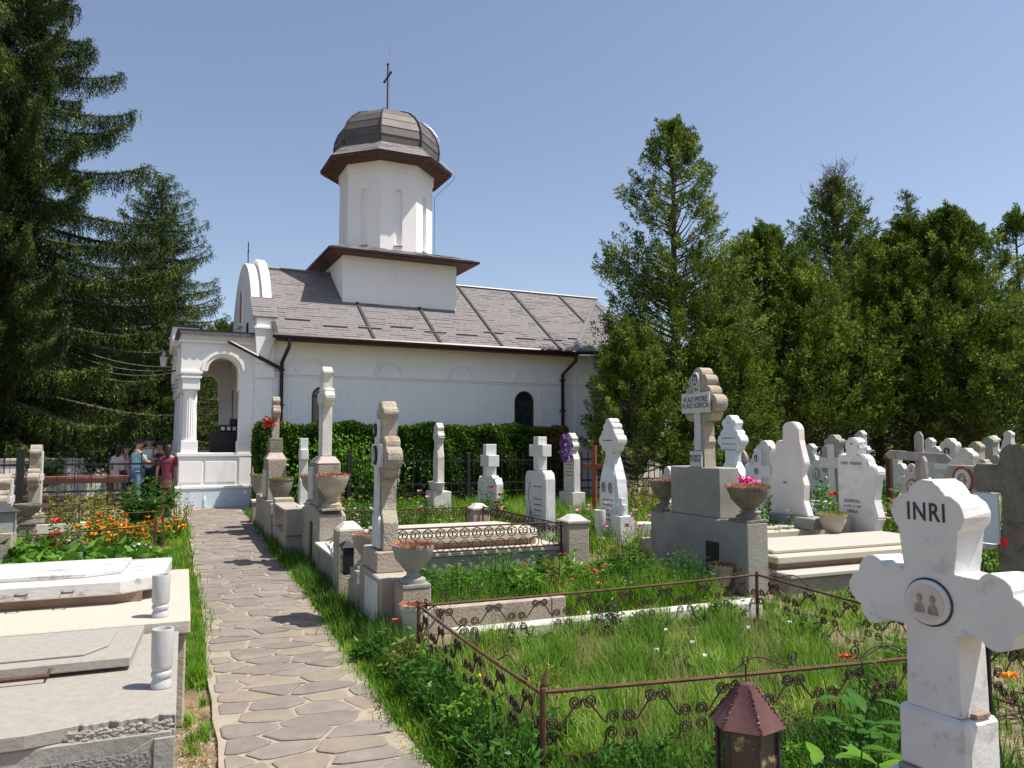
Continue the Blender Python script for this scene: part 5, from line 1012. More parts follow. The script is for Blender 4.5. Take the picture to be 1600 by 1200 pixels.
# left plot crosses and urn
def leftcross(lab, px, dep, zt, sc, m, rz=0, side=None):
    x, y = atd(px, dep); o = thing('grave_cross', lab, 'cross', (x,y,0), rz, 'stone crosses of the left plots')
    stone('cross', o, crosspoly(zt, zt*.66, .62*sc, .09*sc, 'trefoil', .02), m, .16*sc); bx('front_shaft', o, 'marble', .08*sc,.10*sc,-.05,.05,.3,zt*.93,.003); bx('front_arm', o, 'marble', .081*sc,.102*sc,-.2*sc,.2*sc,zt*.66-.05,zt*.66+.05,.003)
    bx('base', o, m, -.14,.14,-.2,.2,0,.45)
leftcross('lobed stone cross beside the black post of the left fence, seen edge-on', 60, 12.5, 1.55, 1.0, 'lichen', rad(2)); leftcross('short lobed stone cross cut close to the left edge', 14, 11.5, 1.12, 1.0, 'lichen', rad(2))
urn('urn', 'weathered stone urn in the flower bed of the left plot', *atd(50, 9.5), .62, .22, .15, 'mossy', None, None); x, y = atd(50, 9.5); up = thing('pedestal', 'short post under the weathered urn of the left plot', 'pedestal', (x,y,0)); bx('block', up, 'mossy', -.09,.09,-.09,.09,0,.585,.01)
x, y = atd(8, 7.6); gl = thing('grave_lantern', 'grey metal lantern with pyramid roof at the left picture edge', 'lantern', (x,y,.72), rad(20)); bx('case', gl, 'concrete_grey', -.11,.11,-.11,.11,0,.2,.004); g = MB(); g.frus(0,0,.201,.29,.15,.15,.02,.02); g.build('lantern_roof', M['bin'], gl)
for s in (-1,1):
    for t in (-1,1): bx('corner_post', gl, 'steel', s*.112-.008,s*.112+.008,t*.112-.008,t*.112+.008,0,.2,0)
lp2 = thing('pedestal', 'stone post carrying the grey lantern at the left picture edge', 'pedestal', (x,y,0)); bx('block', lp2, 'concrete', -.13,.13,-.13,.13,0,.718,.01)
lf = thing('grave_fence', 'low rusty wire-topped fence around the leafy left plot', 'fence', (0,0,0))
for a_, b_ in (((-3.4,9.3),(-.28,9.75)),((-.28,9.75),(-.25,12.0)),((-.25,12.0),(-3.2,11.7)),((-1.25,14.2),(-.35,14.3))):
    g = MB(); g.tube([(a_[0],a_[1],.62),((a_[0]+b_[0])/2,(a_[1]+b_[1])/2,.60),(b_[0],b_[1],.64)], .008, 6); g.build('rail', M['rust'], lf)
for q in ((-.28,9.75),(-.25,12.0)):
    for dx in (-.012,.014): g = MB(); g.tube([(q[0]+dx,q[1],0),(q[0]-dx,q[1]+.01,.72)], .011, 6); g.build('fence_post', M['rust'], lf)
for i in range(14):
    o = link('scroll', curl, None, lf); o.location = (-3.2+i*.22, 9.33+i*.03, .56)
kerb('low whitish kerb of a far left plot in front of the iron fence', [(-4.2,13.2),(-1.4,13.4)], .14, .38, 'stone_white')
circlefence('thin iron ring fence of the far left plot under the iron fence', -4.2, 13.0, -1.4, 13.2, .40, 1)
# ------------------------------------------------------------ grass
def grass(name, label, xy, h, wd, lean, m, segs=3, z=0.0):
    "xy (n,2) roots; bent tapering blades"
    n = len(xy); h = np.asarray(h).reshape(-1)*np.ones(n); a = rng.uniform(0, 2*np.pi, n); le = rng.uniform(.1, 1, n)*lean
    dx, dy = np.cos(a), np.sin(a); sx, sy = -dy, dx; P = []
    for i, t in enumerate(np.linspace(0, 1, segs+1)):
        off = h*le*t**2*.9; zz = h*(t - le*.35*t**2) ; w_ = wd*(1-t**1.5)*.5
        c = np.stack([xy[:,0]+dx*off, xy[:,1]+dy*off, z+zz], 1); s_ = np.stack([sx*w_, sy*w_, np.zeros(n)], 1)
        if i < segs: P += [c-s_, c+s_]
        else: P += [c]
    V = np.stack(P, 1).reshape(-1, 3); k = 2*segs+1; b = np.arange(n)[:,None]*k; F = []
    for i in range(segs-1): F += [b+np.array([[2*i,2*i+1,2*i+3]]), b+np.array([[2*i,2*i+3,2*i+2]])]
    F += [b+np.array([[2*segs-2,2*segs-1,2*segs]])]
    F = np.concatenate(F, 0); o = link(name, fast_mesh(name, V, F, M[m]), None, None, 'stuff'); o['label'] = label; o['category'] = 'grass'; return o
def rect(n, x0, x1, y0, y1, clump=0, cs=.07):
    if not clump: return np.stack([rng.uniform(x0,x1,n), rng.uniform(y0,y1,n)], 1)
    c = np.stack([rng.uniform(x0,x1,clump), rng.uniform(y0,y1,clump)], 1)[rng.integers(0,clump,n)]; p = c + rng.normal(size=(n,2))*cs
    return p[(p[:,0]>x0)&(p[:,0]<x1)&(p[:,1]>y0)&(p[:,1]<y1)]
def strip(n, fx0, fx1, y0, y1, clump, cs=.06, pw=1.0):
    y = y0+(y1-y0)*rng.uniform(0,1,clump)**pw; t = rng.uniform(0,1,clump); x = np.array([fx0(q) for q in y])*(1-t)+np.array([fx1(q) for q in y])*t
    i = rng.integers(0,clump,n); return np.stack([x[i]+rng.normal(size=n)*cs, y[i]+rng.normal(size=n)*cs*1.5], 1)
pr_ = lambda y: pathx(y)[1]
q = strip(30000, lambda y: pr_(y)-.01, lambda y: 1.50, 3.0, 12, 1300, .045, 1.5); grass('verge_grass', 'bright short grass on the verge right of the stone path', q, rng.uniform(.04,.12,len(q))+.03*(q[:,0]>1.35), .008, 1.0, 'grass')
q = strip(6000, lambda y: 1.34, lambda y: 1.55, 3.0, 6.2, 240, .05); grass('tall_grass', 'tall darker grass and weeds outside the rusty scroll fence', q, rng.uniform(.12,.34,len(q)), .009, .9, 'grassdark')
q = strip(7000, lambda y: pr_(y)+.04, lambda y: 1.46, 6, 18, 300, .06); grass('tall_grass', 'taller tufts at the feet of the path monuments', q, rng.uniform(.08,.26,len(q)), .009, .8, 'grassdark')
q = strip(9000, lambda y: .09, lambda y: pathx(y)[0]-.05, 5.6, 9.5, 300, .028); grass('verge_grass', 'grass strip between the left tombs and the stone path', q, rng.uniform(.04,.15,len(q)), .007, .9, 'grass')
q = strip(1100, lambda y: .05, lambda y: pathx(y)[0]-.04, 3.0, 6.0, 60, .025); grass('verge_grass', 'sparse dry grass on the soil by the nearest left tomb', q, rng.uniform(.015,.05,len(q)), .005, 1.0, 'drygrass')
q = strip(1500, lambda y: .06, lambda y: pathx(y)[0]-.04, 3.0, 6.0, 22, .018); grass('verge_grass', 'few green tufts on the soil between the broken tomb and the path', q, rng.uniform(.03,.09,len(q)), .006, 1.0, 'grass')
q = strip(7000, lambda y: -.25, lambda y: pathx(y)[0]-.02, 6.8, 16, 300, .06); grass('verge_grass', 'mixed grass along the left path edge by the flower plot', q, rng.uniform(.05,.2,len(q)), .009, .9, 'grass')
q = rect(52000, 1.56, 4.55, 3.2, 5.6, 1500, .05); grass('plot_grass', 'lush bright grass filling the plot inside the rusty scroll fence', q, rng.uniform(.08,.20,len(q))*(1+.9*(np.sin(q[:,0]*9+q[:,1]*4)*np.sin(q[:,1]*11)>.35)), .008, .9, 'grass')
q = rect(5000, 1.56, 4.55, 3.2, 5.6, 300, .05); grass('plot_grass', 'straw coloured stalks among the plot grass', q, rng.uniform(.12,.34,len(q)), .004, .7, 'drygrass')
q = rect(9000, 1.5, 3.6, 2.1, 3.2, 420, .06); grass('plot_grass', 'long green grass between the near rusty rail and the lantern', q, rng.uniform(.10,.36,len(q)), .008, .9, 'grassdark')
q = rect(17000, 1.85, 5.0, 6.3, 7.95, 900, .07); grass('plot_grass', 'weedy grass of the plot right of the stained cross monument', q, rng.uniform(.12,.40,len(q)), .009, .8, 'grass')
q = rect(5000, 3.4, 7.5, 1.9, 5.3, 260, .10); grass('soil_grass', 'patchy grass on the bare soil behind the INRI cross', q, rng.uniform(.04,.2,len(q)), .008, .9, 'grass')
q = rect(9000, 4.6, 8.6, 5.0, 6.3, 420, .09); grass('plot_grass', 'rough grass before the cracked base of the cream slab tomb', q, rng.uniform(.03,.12,len(q)), .009, .9, 'grass')
q = rect(26000, 4.3, 14, 9.0, 18.2, 2200, .14); grass('field_grass', 'bright grass among the middle-ground white crosses', q, rng.uniform(.12,.42,len(q)), .016, .7, 'grass')
q = rect(14000, 8.8, 22, 5.5, 16, 1300, .16); grass('field_grass', 'grass between the right-hand background graves', q, rng.uniform(.1,.4,len(q)), .018, .7, 'grass')
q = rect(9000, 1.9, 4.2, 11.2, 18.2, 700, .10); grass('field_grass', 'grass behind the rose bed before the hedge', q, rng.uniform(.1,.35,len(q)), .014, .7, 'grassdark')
q = rect(16000, -7.5, -.35, 6.7, 16.8, 1300, .12); grass('field_grass', 'grass beneath the flowers of the left plots', q, rng.uniform(.1,.36,len(q)), .013, .8, 'grass')
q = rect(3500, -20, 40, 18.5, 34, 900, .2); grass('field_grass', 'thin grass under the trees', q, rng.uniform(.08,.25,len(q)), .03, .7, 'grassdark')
# loose litter on the soil
n = 2600; P0 = np.concatenate([np.stack([rng.uniform(.02,.22,600), rng.uniform(3,5,600)],1), np.stack([rng.uniform(3,8,2000), rng.uniform(1.9,5.3,2000)],1)]); C = np.column_stack([P0, np.full(n,.006)])
D = rng.normal(size=(n,3))*[1,1,.12]; o = leaf_obj('leaf_litter', C, D, rng.uniform(.008,.035,n), .008, M['drygrass'], None, 'stuff'); o['label'] = 'dry leaf bits scattered on bare soil'; o['category'] = 'litter'
n = 700; pbm = MB()
for i in range(n):
    x, y = (random.uniform(.02,.22), random.uniform(2.9,4.8)) if i < 250 else (random.uniform(2.6,8), random.uniform(1.8,5.2)); r_ = random.uniform(.004,.014); pbm.frus(x, y, -.002, r_, r_*1.2, r_, r_*.6, r_*.5)
o = pbm.build('pebbles', M['concrete']); tag(o, 'small pebbles scattered on the bare soil', 'pebbles', None, 'stuff')
# ------------------------------------------------------------ leafy plants
def plant(name, label, cat, x, y, r, h, n, L, W, m, flowers=None, stems=8, z=0.0, group=None, spread=1.0, fz=(.75,1.08)):
    t = thing(name, label, cat, (x,y,z), group=group); k = max(n//14, 3); SC = []
    g = MB()
    for i in range(k):
        a = random.uniform(0, 6.28); q_ = r*math.sqrt(random.random()); hh = h*random.uniform(.55,1)*(1-.35*(q_/r)**2); SC.append((q_*math.cos(a), q_*math.sin(a), hh))
        if i < stems*3: g.tube([(q_*.2*math.cos(a), q_*.2*math.sin(a), 0), (q_*.8*math.cos(a), q_*.8*math.sin(a), hh*.55), (q_*math.cos(a), q_*math.sin(a), hh)], [.005,.004,.002], 4)
    g.build('stems', M['leafdark'], t)
    SC = np.array(SC); idx = rng.integers(0, k, n); tt = rng.uniform(.15,1,n)**.7; C = SC[idx]*np.stack([.25+.75*tt, .25+.75*tt, tt],1); a = rng.uniform(0,6.28,n)
    D = np.stack([np.cos(a), np.sin(a), rng.uniform(-.25,.8,n)],1); leaf_obj('foliage', C, D, rng.uniform(.6,1.2,n)*L, W*1.0, M[m], t, None, .18)
    if flowers:
        fm, fn, fr = flowers; i = rng.integers(0, k, fn); C = SC[i]*np.stack([np.ones(fn)]*3,1)*rng.uniform(fz[0],fz[1],(fn,1)); C[:,2] += .01
        P = []; Dd = []
        for c_ in C:
            for j in range(9): a = j*.7+random.random()*.3; P.append(c_); Dd.append((math.cos(a), math.sin(a), random.uniform(.15,.9)))
        leaf_obj('blossoms', np.array(P), np.array(Dd), fr, fr*.62, M[fm], t, None, .15)
    return t
G_L = 'leafy flowering plants of the left plot'
for i in range(26):
    x = -.55-(i % 9)*.42+random.uniform(-.12,.12); y = 7.3+(i//9)*.85+random.uniform(-.2,.2)
    plant('leafy_plant', 'broad-leaved bright green plant in the dense bed of the left plot', 'plant', x, y, .36, .72+random.uniform(-.10,.12), 520, .13, .052, 'leaf', None, 5, group='broad-leaved plants filling the left bed')
for px, dep, col, lab, n_, r_, h_ in ((172,11.2,'orange','mass of orange marigolds in the middle of the left plot',46,.50,.62),(208,10.6,'orange','smaller orange marigold clump left of the rusty post',20,.26,.55),(262,12.2,'orange','orange marigold clump right of the rusty post by the path',22,.36,.50),(84,9.8,'red','bush with one deep red bloom in the left plot',3,.22,.62),(112,10.0,'pink','bush with pale pink blooms beside the red one',8,.24,.60),(35,8.4,'pink','pale lilac flowers at the left edge of the bed',6,.2,.55),(225,9.4,'white_p','plant with whitish pink flowers by the rusty post',9,.22,.42),(136,12.8,None,'tall yellowish rose shrub behind the marigolds',0,.50,.95),(105,13.4,None,'loose dry-leaved shrub behind the red bloom',0,.45,.85),(165,13.6,None,'reddish-leaved shrub before the left iron fence',0,.5,.9)):
    x, y = atd(px, dep); plant('flowering_shrub', lab, 'shrub', x, y, r_, h_, 620 if n_ < 40 else 900, .07, .03, 'leafyellow' if col is None else 'leaf', (col, int(n_*1.8), .05 if col != 'red' else .08) if col else None)
x, y = atd(240, 13.6); plant('leafy_shrub', 'dark peony-like shrub with pointed leaves beside the porch fence end', 'shrub', x, y, .48, 1.05, 900, .16, .045, 'leafdark', None, 10)
x, y = atd(283, 14.2); plant('leafy_shrub', 'loose pale weedy shrub at the corner of the path and porch', 'shrub', x, y, .34, .85, 500, .06, .02, 'leafyellow', ('pink', 14, .02))
# plants right of the path
for i in range(9):
    x = 2.15+i*.31+random.uniform(-.1,.1); y = 7.0+random.uniform(-.45,.5)
    plant('weedy_plant', ('first','second','third','fourth','fifth','sixth','seventh','eighth','ninth')[i]+' leafy weed clump from the left in the kerbed plot beside the stained cross', 'plant', x, y, .28, .42+random.uniform(-.1,.12), 420, .08, .026, 'leaf' if i % 2 else 'leafdark', None, group='leafy weeds of the kerbed plot')
plant('zinnia', 'coral red zinnias blooming in the weedy kerbed plot', 'plant', 3.75, 6.75, .42, .46, 240, .07, .03, 'leaf', ('rose', 22, .026))
plant('zinnia', 'small group of coral zinnias near the capped pillar', 'plant', 3.6, 7.55, .34, .44, 200, .07, .03, 'leaf', ('rose', 9, .026))
plant('rose_bush', 'rose bush with cream and pink roses behind the ring fence', 'shrub', 3.6, 12.2, .6, .75, 900, .06, .03, 'leaf', ('pink', 9, .05))
plant('rose_bush', 'rose bush with white blossoms left of the double headstone', 'shrub', 2.7, 12.4, .7, .65, 1100, .06, .03, 'leafdark', ('white_p', 26, .035))
plant('rose_bush', 'rose bush bearing yellowish shoots behind the ring fence', 'shrub', 2.3, 13.6, .55, .95, 700, .07, .035, 'leafyellow', ('yellow', 5, .04))
plant('rose_bush', 'tall rose with dark red and white bloom beside the broad white headstone', 'shrub', 5.05, 12.9, .45, .95, 700, .07, .035, 'leaf', ('red', 4, .07))
for i in range(5): plant('leafy_shrub', ('first','second','third','fourth','fifth')[i]+' low green shrub from the left in front of the broad white headstones', 'shrub', 4.6+i*.42, 11.2+random.uniform(-.3,.6), .36, .50, 420, .06, .02, 'leafdark' if i % 2 else 'leaf', None, group='low shrubs before the broad headstones')
x, y = atd(1010, 16.6); plant('leafy_shrub', 'pale green flowering shrub with blue spikes before the iron fence', 'shrub', x, y, .8, 1.0, 1100, .07, .03, 'leafyellow', ('blue_p', 40, .03))
x, y = atd(960, 11.2); plant('pink_cosmos', 'thin stems with pink flowers before the arched portrait stone', 'plant', x, y, .6, .75, 160, .06, .012, 'leaf', ('pink', 16, .05), 14)
x, y = atd(905, 9.6); plant('pink_cosmos', 'pink flower stems rising behind the squat capped pillar', 'plant', x, y, .3, .95, 60, .06, .012, 'leaf', ('pink', 5, .05), 6)
x, y = atd(1273, 12.4); plant('rose_bush', 'rose bush with a red rose between the rosy and family headstones', 'shrub', x, y, .62, 1.05, 1100, .07, .035, 'leaf', ('red', 3, .08), fz=(.95,1.08))
x, y = atd(1238, 13.4); plant('rose_bush', 'green rose bush left of the rosy headstone base', 'shrub', x-.3, y, .5, 1.0, 700, .07, .035, 'leafdark', None)
x, y = atd(1192, 10.6); plant('leafy_shrub', 'dark leafy bush behind the near urn of the name-board monument', 'shrub', x, y, .45, .95, 700, .07, .035, 'leaf', None)
x, y = atd(1385, 10.6); plant('leafy_shrub', 'white-flowering low bush behind the slab beside the INRI cross', 'shrub', x, y, .5, .62, 800, .06, .03, 'leaf', ('white_p', 40, .03))
x, y = atd(1400, 13); plant('leafy_shrub', 'yellow-green leafy bush behind the wooden post', 'shrub', x, y, .6, .95, 900, .08, .035, 'leafyellow', None)
for px, dep in ((1545,9.5),(1530,12.5),(1560,8.0),(1568,11)): 
    x, y = atd(px, dep); plant('pink_cosmos', {1545:'tall pale pink cosmos clump behind the INRI cross arm',1530:'far pale pink cosmos clump under the trees by the grey crosses',1560:'nearest pale pink cosmos clump beside the big cross at the right edge',1568:'pale pink cosmos clump left of the far right shrubs'}[px], 'plant', x, y, .7, 1.15, 1000, .06, .02, 'leaf', ('pink', 26, .05), 12, group='cosmos of the right border')
for px, dep in ((1300,16),(1360,17),(1480,17),(1600,14),(1420,20)):
    x, y = atd(px, dep); plant('leafy_shrub', 'green undergrowth shrub among the far right graves', 'shrub', x, y, .9, .8, 700, .09, .05, 'leafdark', None, group='undergrowth shrubs of the far right graves')
# foreground plants by the INRI cross
def broad(label, x, y, n, L, W, h, m='leaf', flowers=None):
    t = thing('broadleaf_plant', label, 'plant', (x,y,0), group=None); g = MB(); 
    for s_ in range(4):
        a = random.uniform(0,6.28); tipp = Vector((.12*math.cos(a), .12*math.sin(a), h*random.uniform(.75,1))); g.tube([(0,0,0), tipp*.5+Vector((0,0,.03)), tipp], [.006,.005,.003], 5)
        for i in range(n//4):
            q_ = (i+1)/(n//4); c_ = tipp*q_; b = i*2.4+s_; D = Vector((math.cos(b), math.sin(b), random.uniform(.15,.75))).normalized(); sd2 = D.cross(Vector((0,0,1))).normalized(); up = sd2.cross(D)
            l = L*random.uniform(.7,1.15); vs = []; prof = (0.05,.55,.95,.9,.55,.0)
            for j, pw in enumerate(prof):
                u = j/(len(prof)-1); p = c_+D*l*u+up*(-.25*l*u*u); vs += [p+sd2*W*.5*pw+up*W*.10*pw, p-up*0, p-sd2*W*.5*pw+up*W*.10*pw]
            fs = [f_ for j in range(len(prof)-1) for f_ in ((j*3,j*3+1,j*3+4,j*3+3),(j*3+1,j*3+2,j*3+5,j*3+4))]
            lg = MB(); lg.add(vs, fs); lg.build('leaf', M[m], t, 0, True)
    g.build('stems', M['leafdark'], t)
    if flowers: 
        P = []; Dd = []
        for j in range(26): a = j*.7; P.append((0,0,h+.03)); Dd.append((math.cos(a), math.sin(a), random.uniform(-.1,.5)))
        leaf_obj('blossom', np.array(P), np.array(Dd), .035, .016, M[flowers], t, None, .1)
    return t
broad('big-leaved dark green plant touching the left side of the INRI cross', 2.62, 2.38, 48, .17, .060, .60, 'leafdark')
broad('paler broad-leaved plant just left of the INRI plinth', 2.36, 2.28, 40, .15, .055, .50, 'leaf')
broad('low broad-leaved weed behind the lantern', 1.80, 2.75, 20, .09, .035, .18, 'leaf')
broad('broad-leaved seedling alone on bare soil beside the path', .13, 3.72, 12, .05, .028, .09, 'leaf')
broad('plant with a bright red zinnia near the scroll fence rail', 2.72, 2.62, 20, .08, .03, .62, 'leafdark', 'rose')
broad('yellow-flowered plant at the bottom edge between lantern and INRI cross', 1.74, 1.98, 12, .07, .028, .34, 'leaf', 'yellow')
broad('orange marigold behind the roof of the hexagonal lantern', 1.86, 2.28, 16, .07, .02, .64, 'leafdark', 'orange')
broad('orange marigold just right of the INRI cross shaft', 2.92, 2.02, 16, .07, .02, .68, 'leafdark', 'orange')
broad('second orange marigold farther right of the INRI cross', 3.4, 2.2, 16, .07, .02, .62, 'leafdark', 'orange')
for i in range(7):
    y = 3.3+i*.36; broad(('first','second','third','fourth','fifth','sixth','seventh')[i]+' broad-leaved weed along the outer side of the scroll fence, counted from its front post', 1.40+random.uniform(-.05,.05), y, 16, .09, .03, .24+random.uniform(-.05,.08), 'leafdark' if i % 2 else 'leaf')['group'] = 'weeds along the scroll fence'
n = 9; 
for i in range(n):
    x, y = random.uniform(2.4,4.3), random.uniform(4.0,5.2); P = []; Dd = []
    for j in range(7): a = j*.9; P.append((x,y,.24+.02*i%3)); Dd.append((math.cos(a), math.sin(a), .9))
    o = leaf_obj('bindweed_flower', np.array(P), np.array(Dd), .022, .02, M['white_p']); tag(o, 'tiny white bindweed flower in the bright plot grass', 'flower', 'white bindweed flowers in the plot grass')
for i, (x_, y_, r_, h_, m_, l_) in enumerate(((1.36,3.15,.20,.36,'leafdark','at the very front corner'),(1.40,3.85,.20,.34,'leaf','just behind the front corner post'),(1.38,4.7,.18,.34,'leafdark','two thirds along the side'),(1.42,5.1,.18,.30,'leafyellow','below the far corner post'),(1.9,2.95,.25,.34,'leafdark','left of the lantern roof'),(2.5,2.9,.25,.32,'leaf','right of the lantern roof'),(3.0,2.85,.22,.36,'leafdark','under the right part of the near rail'),(1.28,5.6,.12,.22,'leafdark','beneath the white pot'))):
    plant('weed_tangle', 'leafy weed tangle outside the scroll fence, '+l_, 'weeds', x_, y_, r_, h_, 520, .06, .018, m_, None, 10)
for i, (x_, y_, r_, h_, m_) in enumerate(((1.8,3.6,.22,.26,'leafdark'),(2.3,5.3,.26,.30,'leaf'),(3.2,5.45,.25,.34,'leafdark'),(4.2,5.4,.25,.36,'leaf'),(4.35,4.6,.25,.34,'leafdark'),(4.3,3.7,.28,.38,'leaf'),(3.6,3.25,.26,.34,'leafdark'),(2.9,3.3,.22,.26,'leafyellow'),(2.1,4.4,.20,.24,'leafyellow'),(3.1,4.3,.24,.24,'leaf'))):
    plant('plot_weed', ('first','second','third','fourth','fifth','sixth','seventh','eighth','ninth','tenth')[i]+' leafy weed clump growing through the grass inside the scroll fence', 'weeds', x_, y_, r_, h_, 380, .055, .018, m_, None, 8, group='leafy weeds inside the scroll fence')
for i, (x_, y_, h_, m_) in enumerate(((2.3,6.7,.55,'leafdark'),(2.9,7.3,.60,'leaf'),(3.4,7.0,.5,'leafyellow'),(4.4,7.0,.6,'leaf'),(4.8,6.6,.55,'leafdark'),(4.6,7.6,.7,'leafyellow'))):
    plant('tall_weed', ('first','second','third','fourth','fifth','sixth')[i]+' tall feathery weed from the left between the stained cross and the name-board monument', 'weeds', x_, y_, .34, h_, 620, .07, .012, m_, None, 14, group='tall weeds behind the low kerb')
plant('creeping_weed', 'dark leafy tangle at the near corner of the scroll fence', 'plant', 1.38, 3.5, .22, .34, 500, .05, .022, 'leafdark', None)
plant('creeping_weed', 'leafy tangle covering the middle of the scroll fence side', 'plant', 1.42, 4.3, .22, .32, 500, .05, .022, 'leafdark', ('yellow', 3, .03))
# ------------------------------------------------------------ hedges
def hedge(label, x0, x1, y0, y1, h, n, brown=False, rz=0):
    t = thing('clipped_hedge', label, 'hedge', ((x0+x1)/2, (y0+y1)/2, 0), rz, 'clipped hedges before the church wall'); a, b = (x1-x0)/2, (y1-y0)/2
    g = MB(); g.box(-a+.12,a-.12,-b+.12,b-.12,0,h-.12); g.build('core', M['core'], t)  # solid dark box added behind the leaves: blocks light, stands for the branch mass
    u = rng.uniform(-1,1,(n,3)); f = rng.choice(5, n, p=[.42,.12,.12,.26,.08]); C = u*[a,b,h/2]+[0,0,h/2]; dep = np.abs(rng.normal(size=n))*.07
    N_ = np.array([(0,-1,0),(-1,0,0),(1,0,0),(0,0,1),(0,1,0)])[f]
    for k, (ax, s_) in enumerate(((1,-1),(0,-1),(0,1),(2,1),(1,1))):
        mk = f == k; lim = (a,b,h)[ax]; C[mk,ax] = (s_*lim if ax < 2 else h) - s_*dep[mk]*1.0
    bumps = .05*np.sin(C[:,0]*3.1)+.04*np.sin(C[:,0]*7.7+C[:,2]*4); C += N_*bumps[:,None]; D = N_*.8+rng.normal(size=(n,3))*.75
    mk = np.zeros(n, bool)
    if brown: mk = (C[:,0] > a*.62+rng.normal(size=n)*.25)
    leaf_obj('foliage', C[~mk], D[~mk], rng.uniform(.05,.11,(~mk).sum()), .05, M['hedge'], t, None, .15)
    if brown: leaf_obj('dry_foliage', C[mk], D[mk], rng.uniform(.05,.10,mk.sum()), .045, M['hedgebrown'], t, None, .15)
    return t
hedge('clipped green hedge left half, beside the porch corner', 1.62, 4.45, 18.95, 19.75, 2.0, 34000)
hedge('clipped green hedge right half with a dried brown end', 5.15, 9.75, 19.0, 19.75, 1.98, 46000, True, rad(1.5))
n = 5000; vi = thing('climbing_plant', 'pale green climber sprawling over the left hedge face', 'plant', (3.6, 18.6, 0)); C = np.stack([rng.normal(size=n)*.55, rng.normal(size=n)*.12, np.abs(rng.normal(size=n))*.75],1); C = C[C[:,2]<1.75]; leaf_obj('foliage', C, rng.normal(size=C.shape), .10, .06, M['leaf'], vi)
# ------------------------------------------------------------ trees
def trunk(t, h, r0, lean=(0,0), n=10, m='bark'):
    g = MB(); pts = [(lean[0]*q*q+math.sin(q*9)*.05, lean[1]*q*q+math.cos(q*7)*.05, h*q) for q in [i/12 for i in range(13)]]; g.tube(pts, [r0*(1-.93*i/12)+.01 for i in range(13)], n); g.build('trunk', M[m], t, 0, True); return pts
def cypress(label, px, dep, h, r, zb, nplume, per, m, seed, thin=0, prof=None, lf=.10, sy=.9, plume=.75, rough=.3):
    "crown of leafy plumes on limbs; thin = share of the height that is sparse"
    x, y = atd(px, dep); t = thing('cypress_tree', label, 'tree', (x,y,0)); R = np.random.default_rng(seed); rr = random.Random(seed)
    trunk(t, h*.97, .16*h/9, (rr.uniform(-.2,.2), rr.uniform(-.2,.2)))
    prof = prof or (lambda q: (1-q)**.66*min(1, .55+q*2.8)*1.08); g = MB(); B0 = []; B1 = []; W_ = []; ph = [rr.uniform(0,6.28) for _ in range(4)]
    for i in range(nplume):
        q = rr.random()**.9
        if thin and q > 1-thin and rr.random() < .55: continue
        z = zb+(h-zb)*q; a = rr.uniform(0, 6.28)
        nz = math.sin(a*3+ph[0]+z*.9)*.5+math.sin(a*5+ph[1]-z*1.7)*.35+math.sin(z*2.6+ph[2])*.35+rr.uniform(-.5,.5)
        Rm = r*prof(q)*(1+rough*nz); inner = rr.random(); R0 = Rm*(1 if inner < .62 else rr.uniform(.3,.85))
        e = Vector((R0*math.cos(a), R0*math.sin(a)*sy, z)); s_ = Vector((0,0,max(z-R0*.55, .8)))
        if i % 3 == 0: g.tube([s_, s_.lerp(e,.5)+Vector((0,0,-.05*R0)), e], [.035,.02,.006], 4)
        up = rr.uniform(.5,1.3); d = Vector((math.cos(a)*.7+rr.gauss(0,.25), math.sin(a)*.7+rr.gauss(0,.25), up)).normalized(); L = plume*rr.uniform(.6,1.5)*(.6+.4*(1-q)); 
        if e.z+d.z*L > h+.2: L *= .5
        B0.append(e-d*L*.3); B1.append(e+d*L*.7); W_.append(L*rr.uniform(.18,.30))
    for j in range(9):
        f_ = j/9; a = rr.uniform(0,6.28); s0 = Vector((.25*math.cos(a)*(1-f_), .25*math.sin(a)*(1-f_), h*(.88+.10*f_))); B0.append(s0); B1.append(s0+Vector((rr.gauss(0,.15), rr.gauss(0,.15), plume*.8))); W_.append(.10+.08*(1-f_))
    g.build('limbs', M['bark'], t); B0 = np.array([tuple(p) for p in B0]); B1 = np.array([tuple(p) for p in B1]); W_ = np.array(W_)
    n = len(B0)*per; idx = np.repeat(np.arange(len(B0)), per); u = R.random(n)**.85; ax = nrm(B1-B0)[idx]
    off = R.normal(size=(n,3)); off -= ax*np.sum(off*ax,1,keepdims=True); off = nrm(off)*np.sqrt(R.random(n))[:,None]; rad_ = W_[idx]*(1-u**1.6)**.8*(.35+np.minimum(u*3,.65))
    C = B0[idx]+(B1-B0)[idx]*u[:,None]+off*rad_[:,None]; D = ax*.8+off*.9+R.normal(size=(n,3))*.35; k = C[:,2] > zb-.5
    C, D = C[k], D[k]; leaf_obj('crown', C, D, R.uniform(.6,1.4,len(C))*lf*1.1, lf*.34, M[m], t, None, .2); return t
cypress('tall sparse-topped cypress standing in front of the church east end', 1058, 21.6, 10.7, 2.3, 1.5, 1250, 85, 'thuja', 11, .42, lambda q: (1-q)**.55*(1 if q > .1 else .8+q*2), plume=.75, lf=.095)
cypress('low bushy cypress left of the tallest one, against the church wall', 990, 19.6, 4.5, 1.15, .55, 330, 110, 'thuja', 31, 0, lambda q: (1-q)**.5*min(1,.7+q*2), plume=.6, lf=.085, rough=.2)
cypress('low bushy cypress right of the tallest one, behind the name-board cross', 1128, 20.6, 4.9, 1.35, .55, 380, 110, 'thuja3', 32, 0, lambda q: (1-q)**.5*min(1,.7+q*2), plume=.65, lf=.085, rough=.2)
cypress('bushy cypress just right of the tallest one, in its shade', 1200, 25.5, 8.7, 2.7, 1.7, 650, 95, 'thuja2', 12, 0, plume=.95, lf=.11)
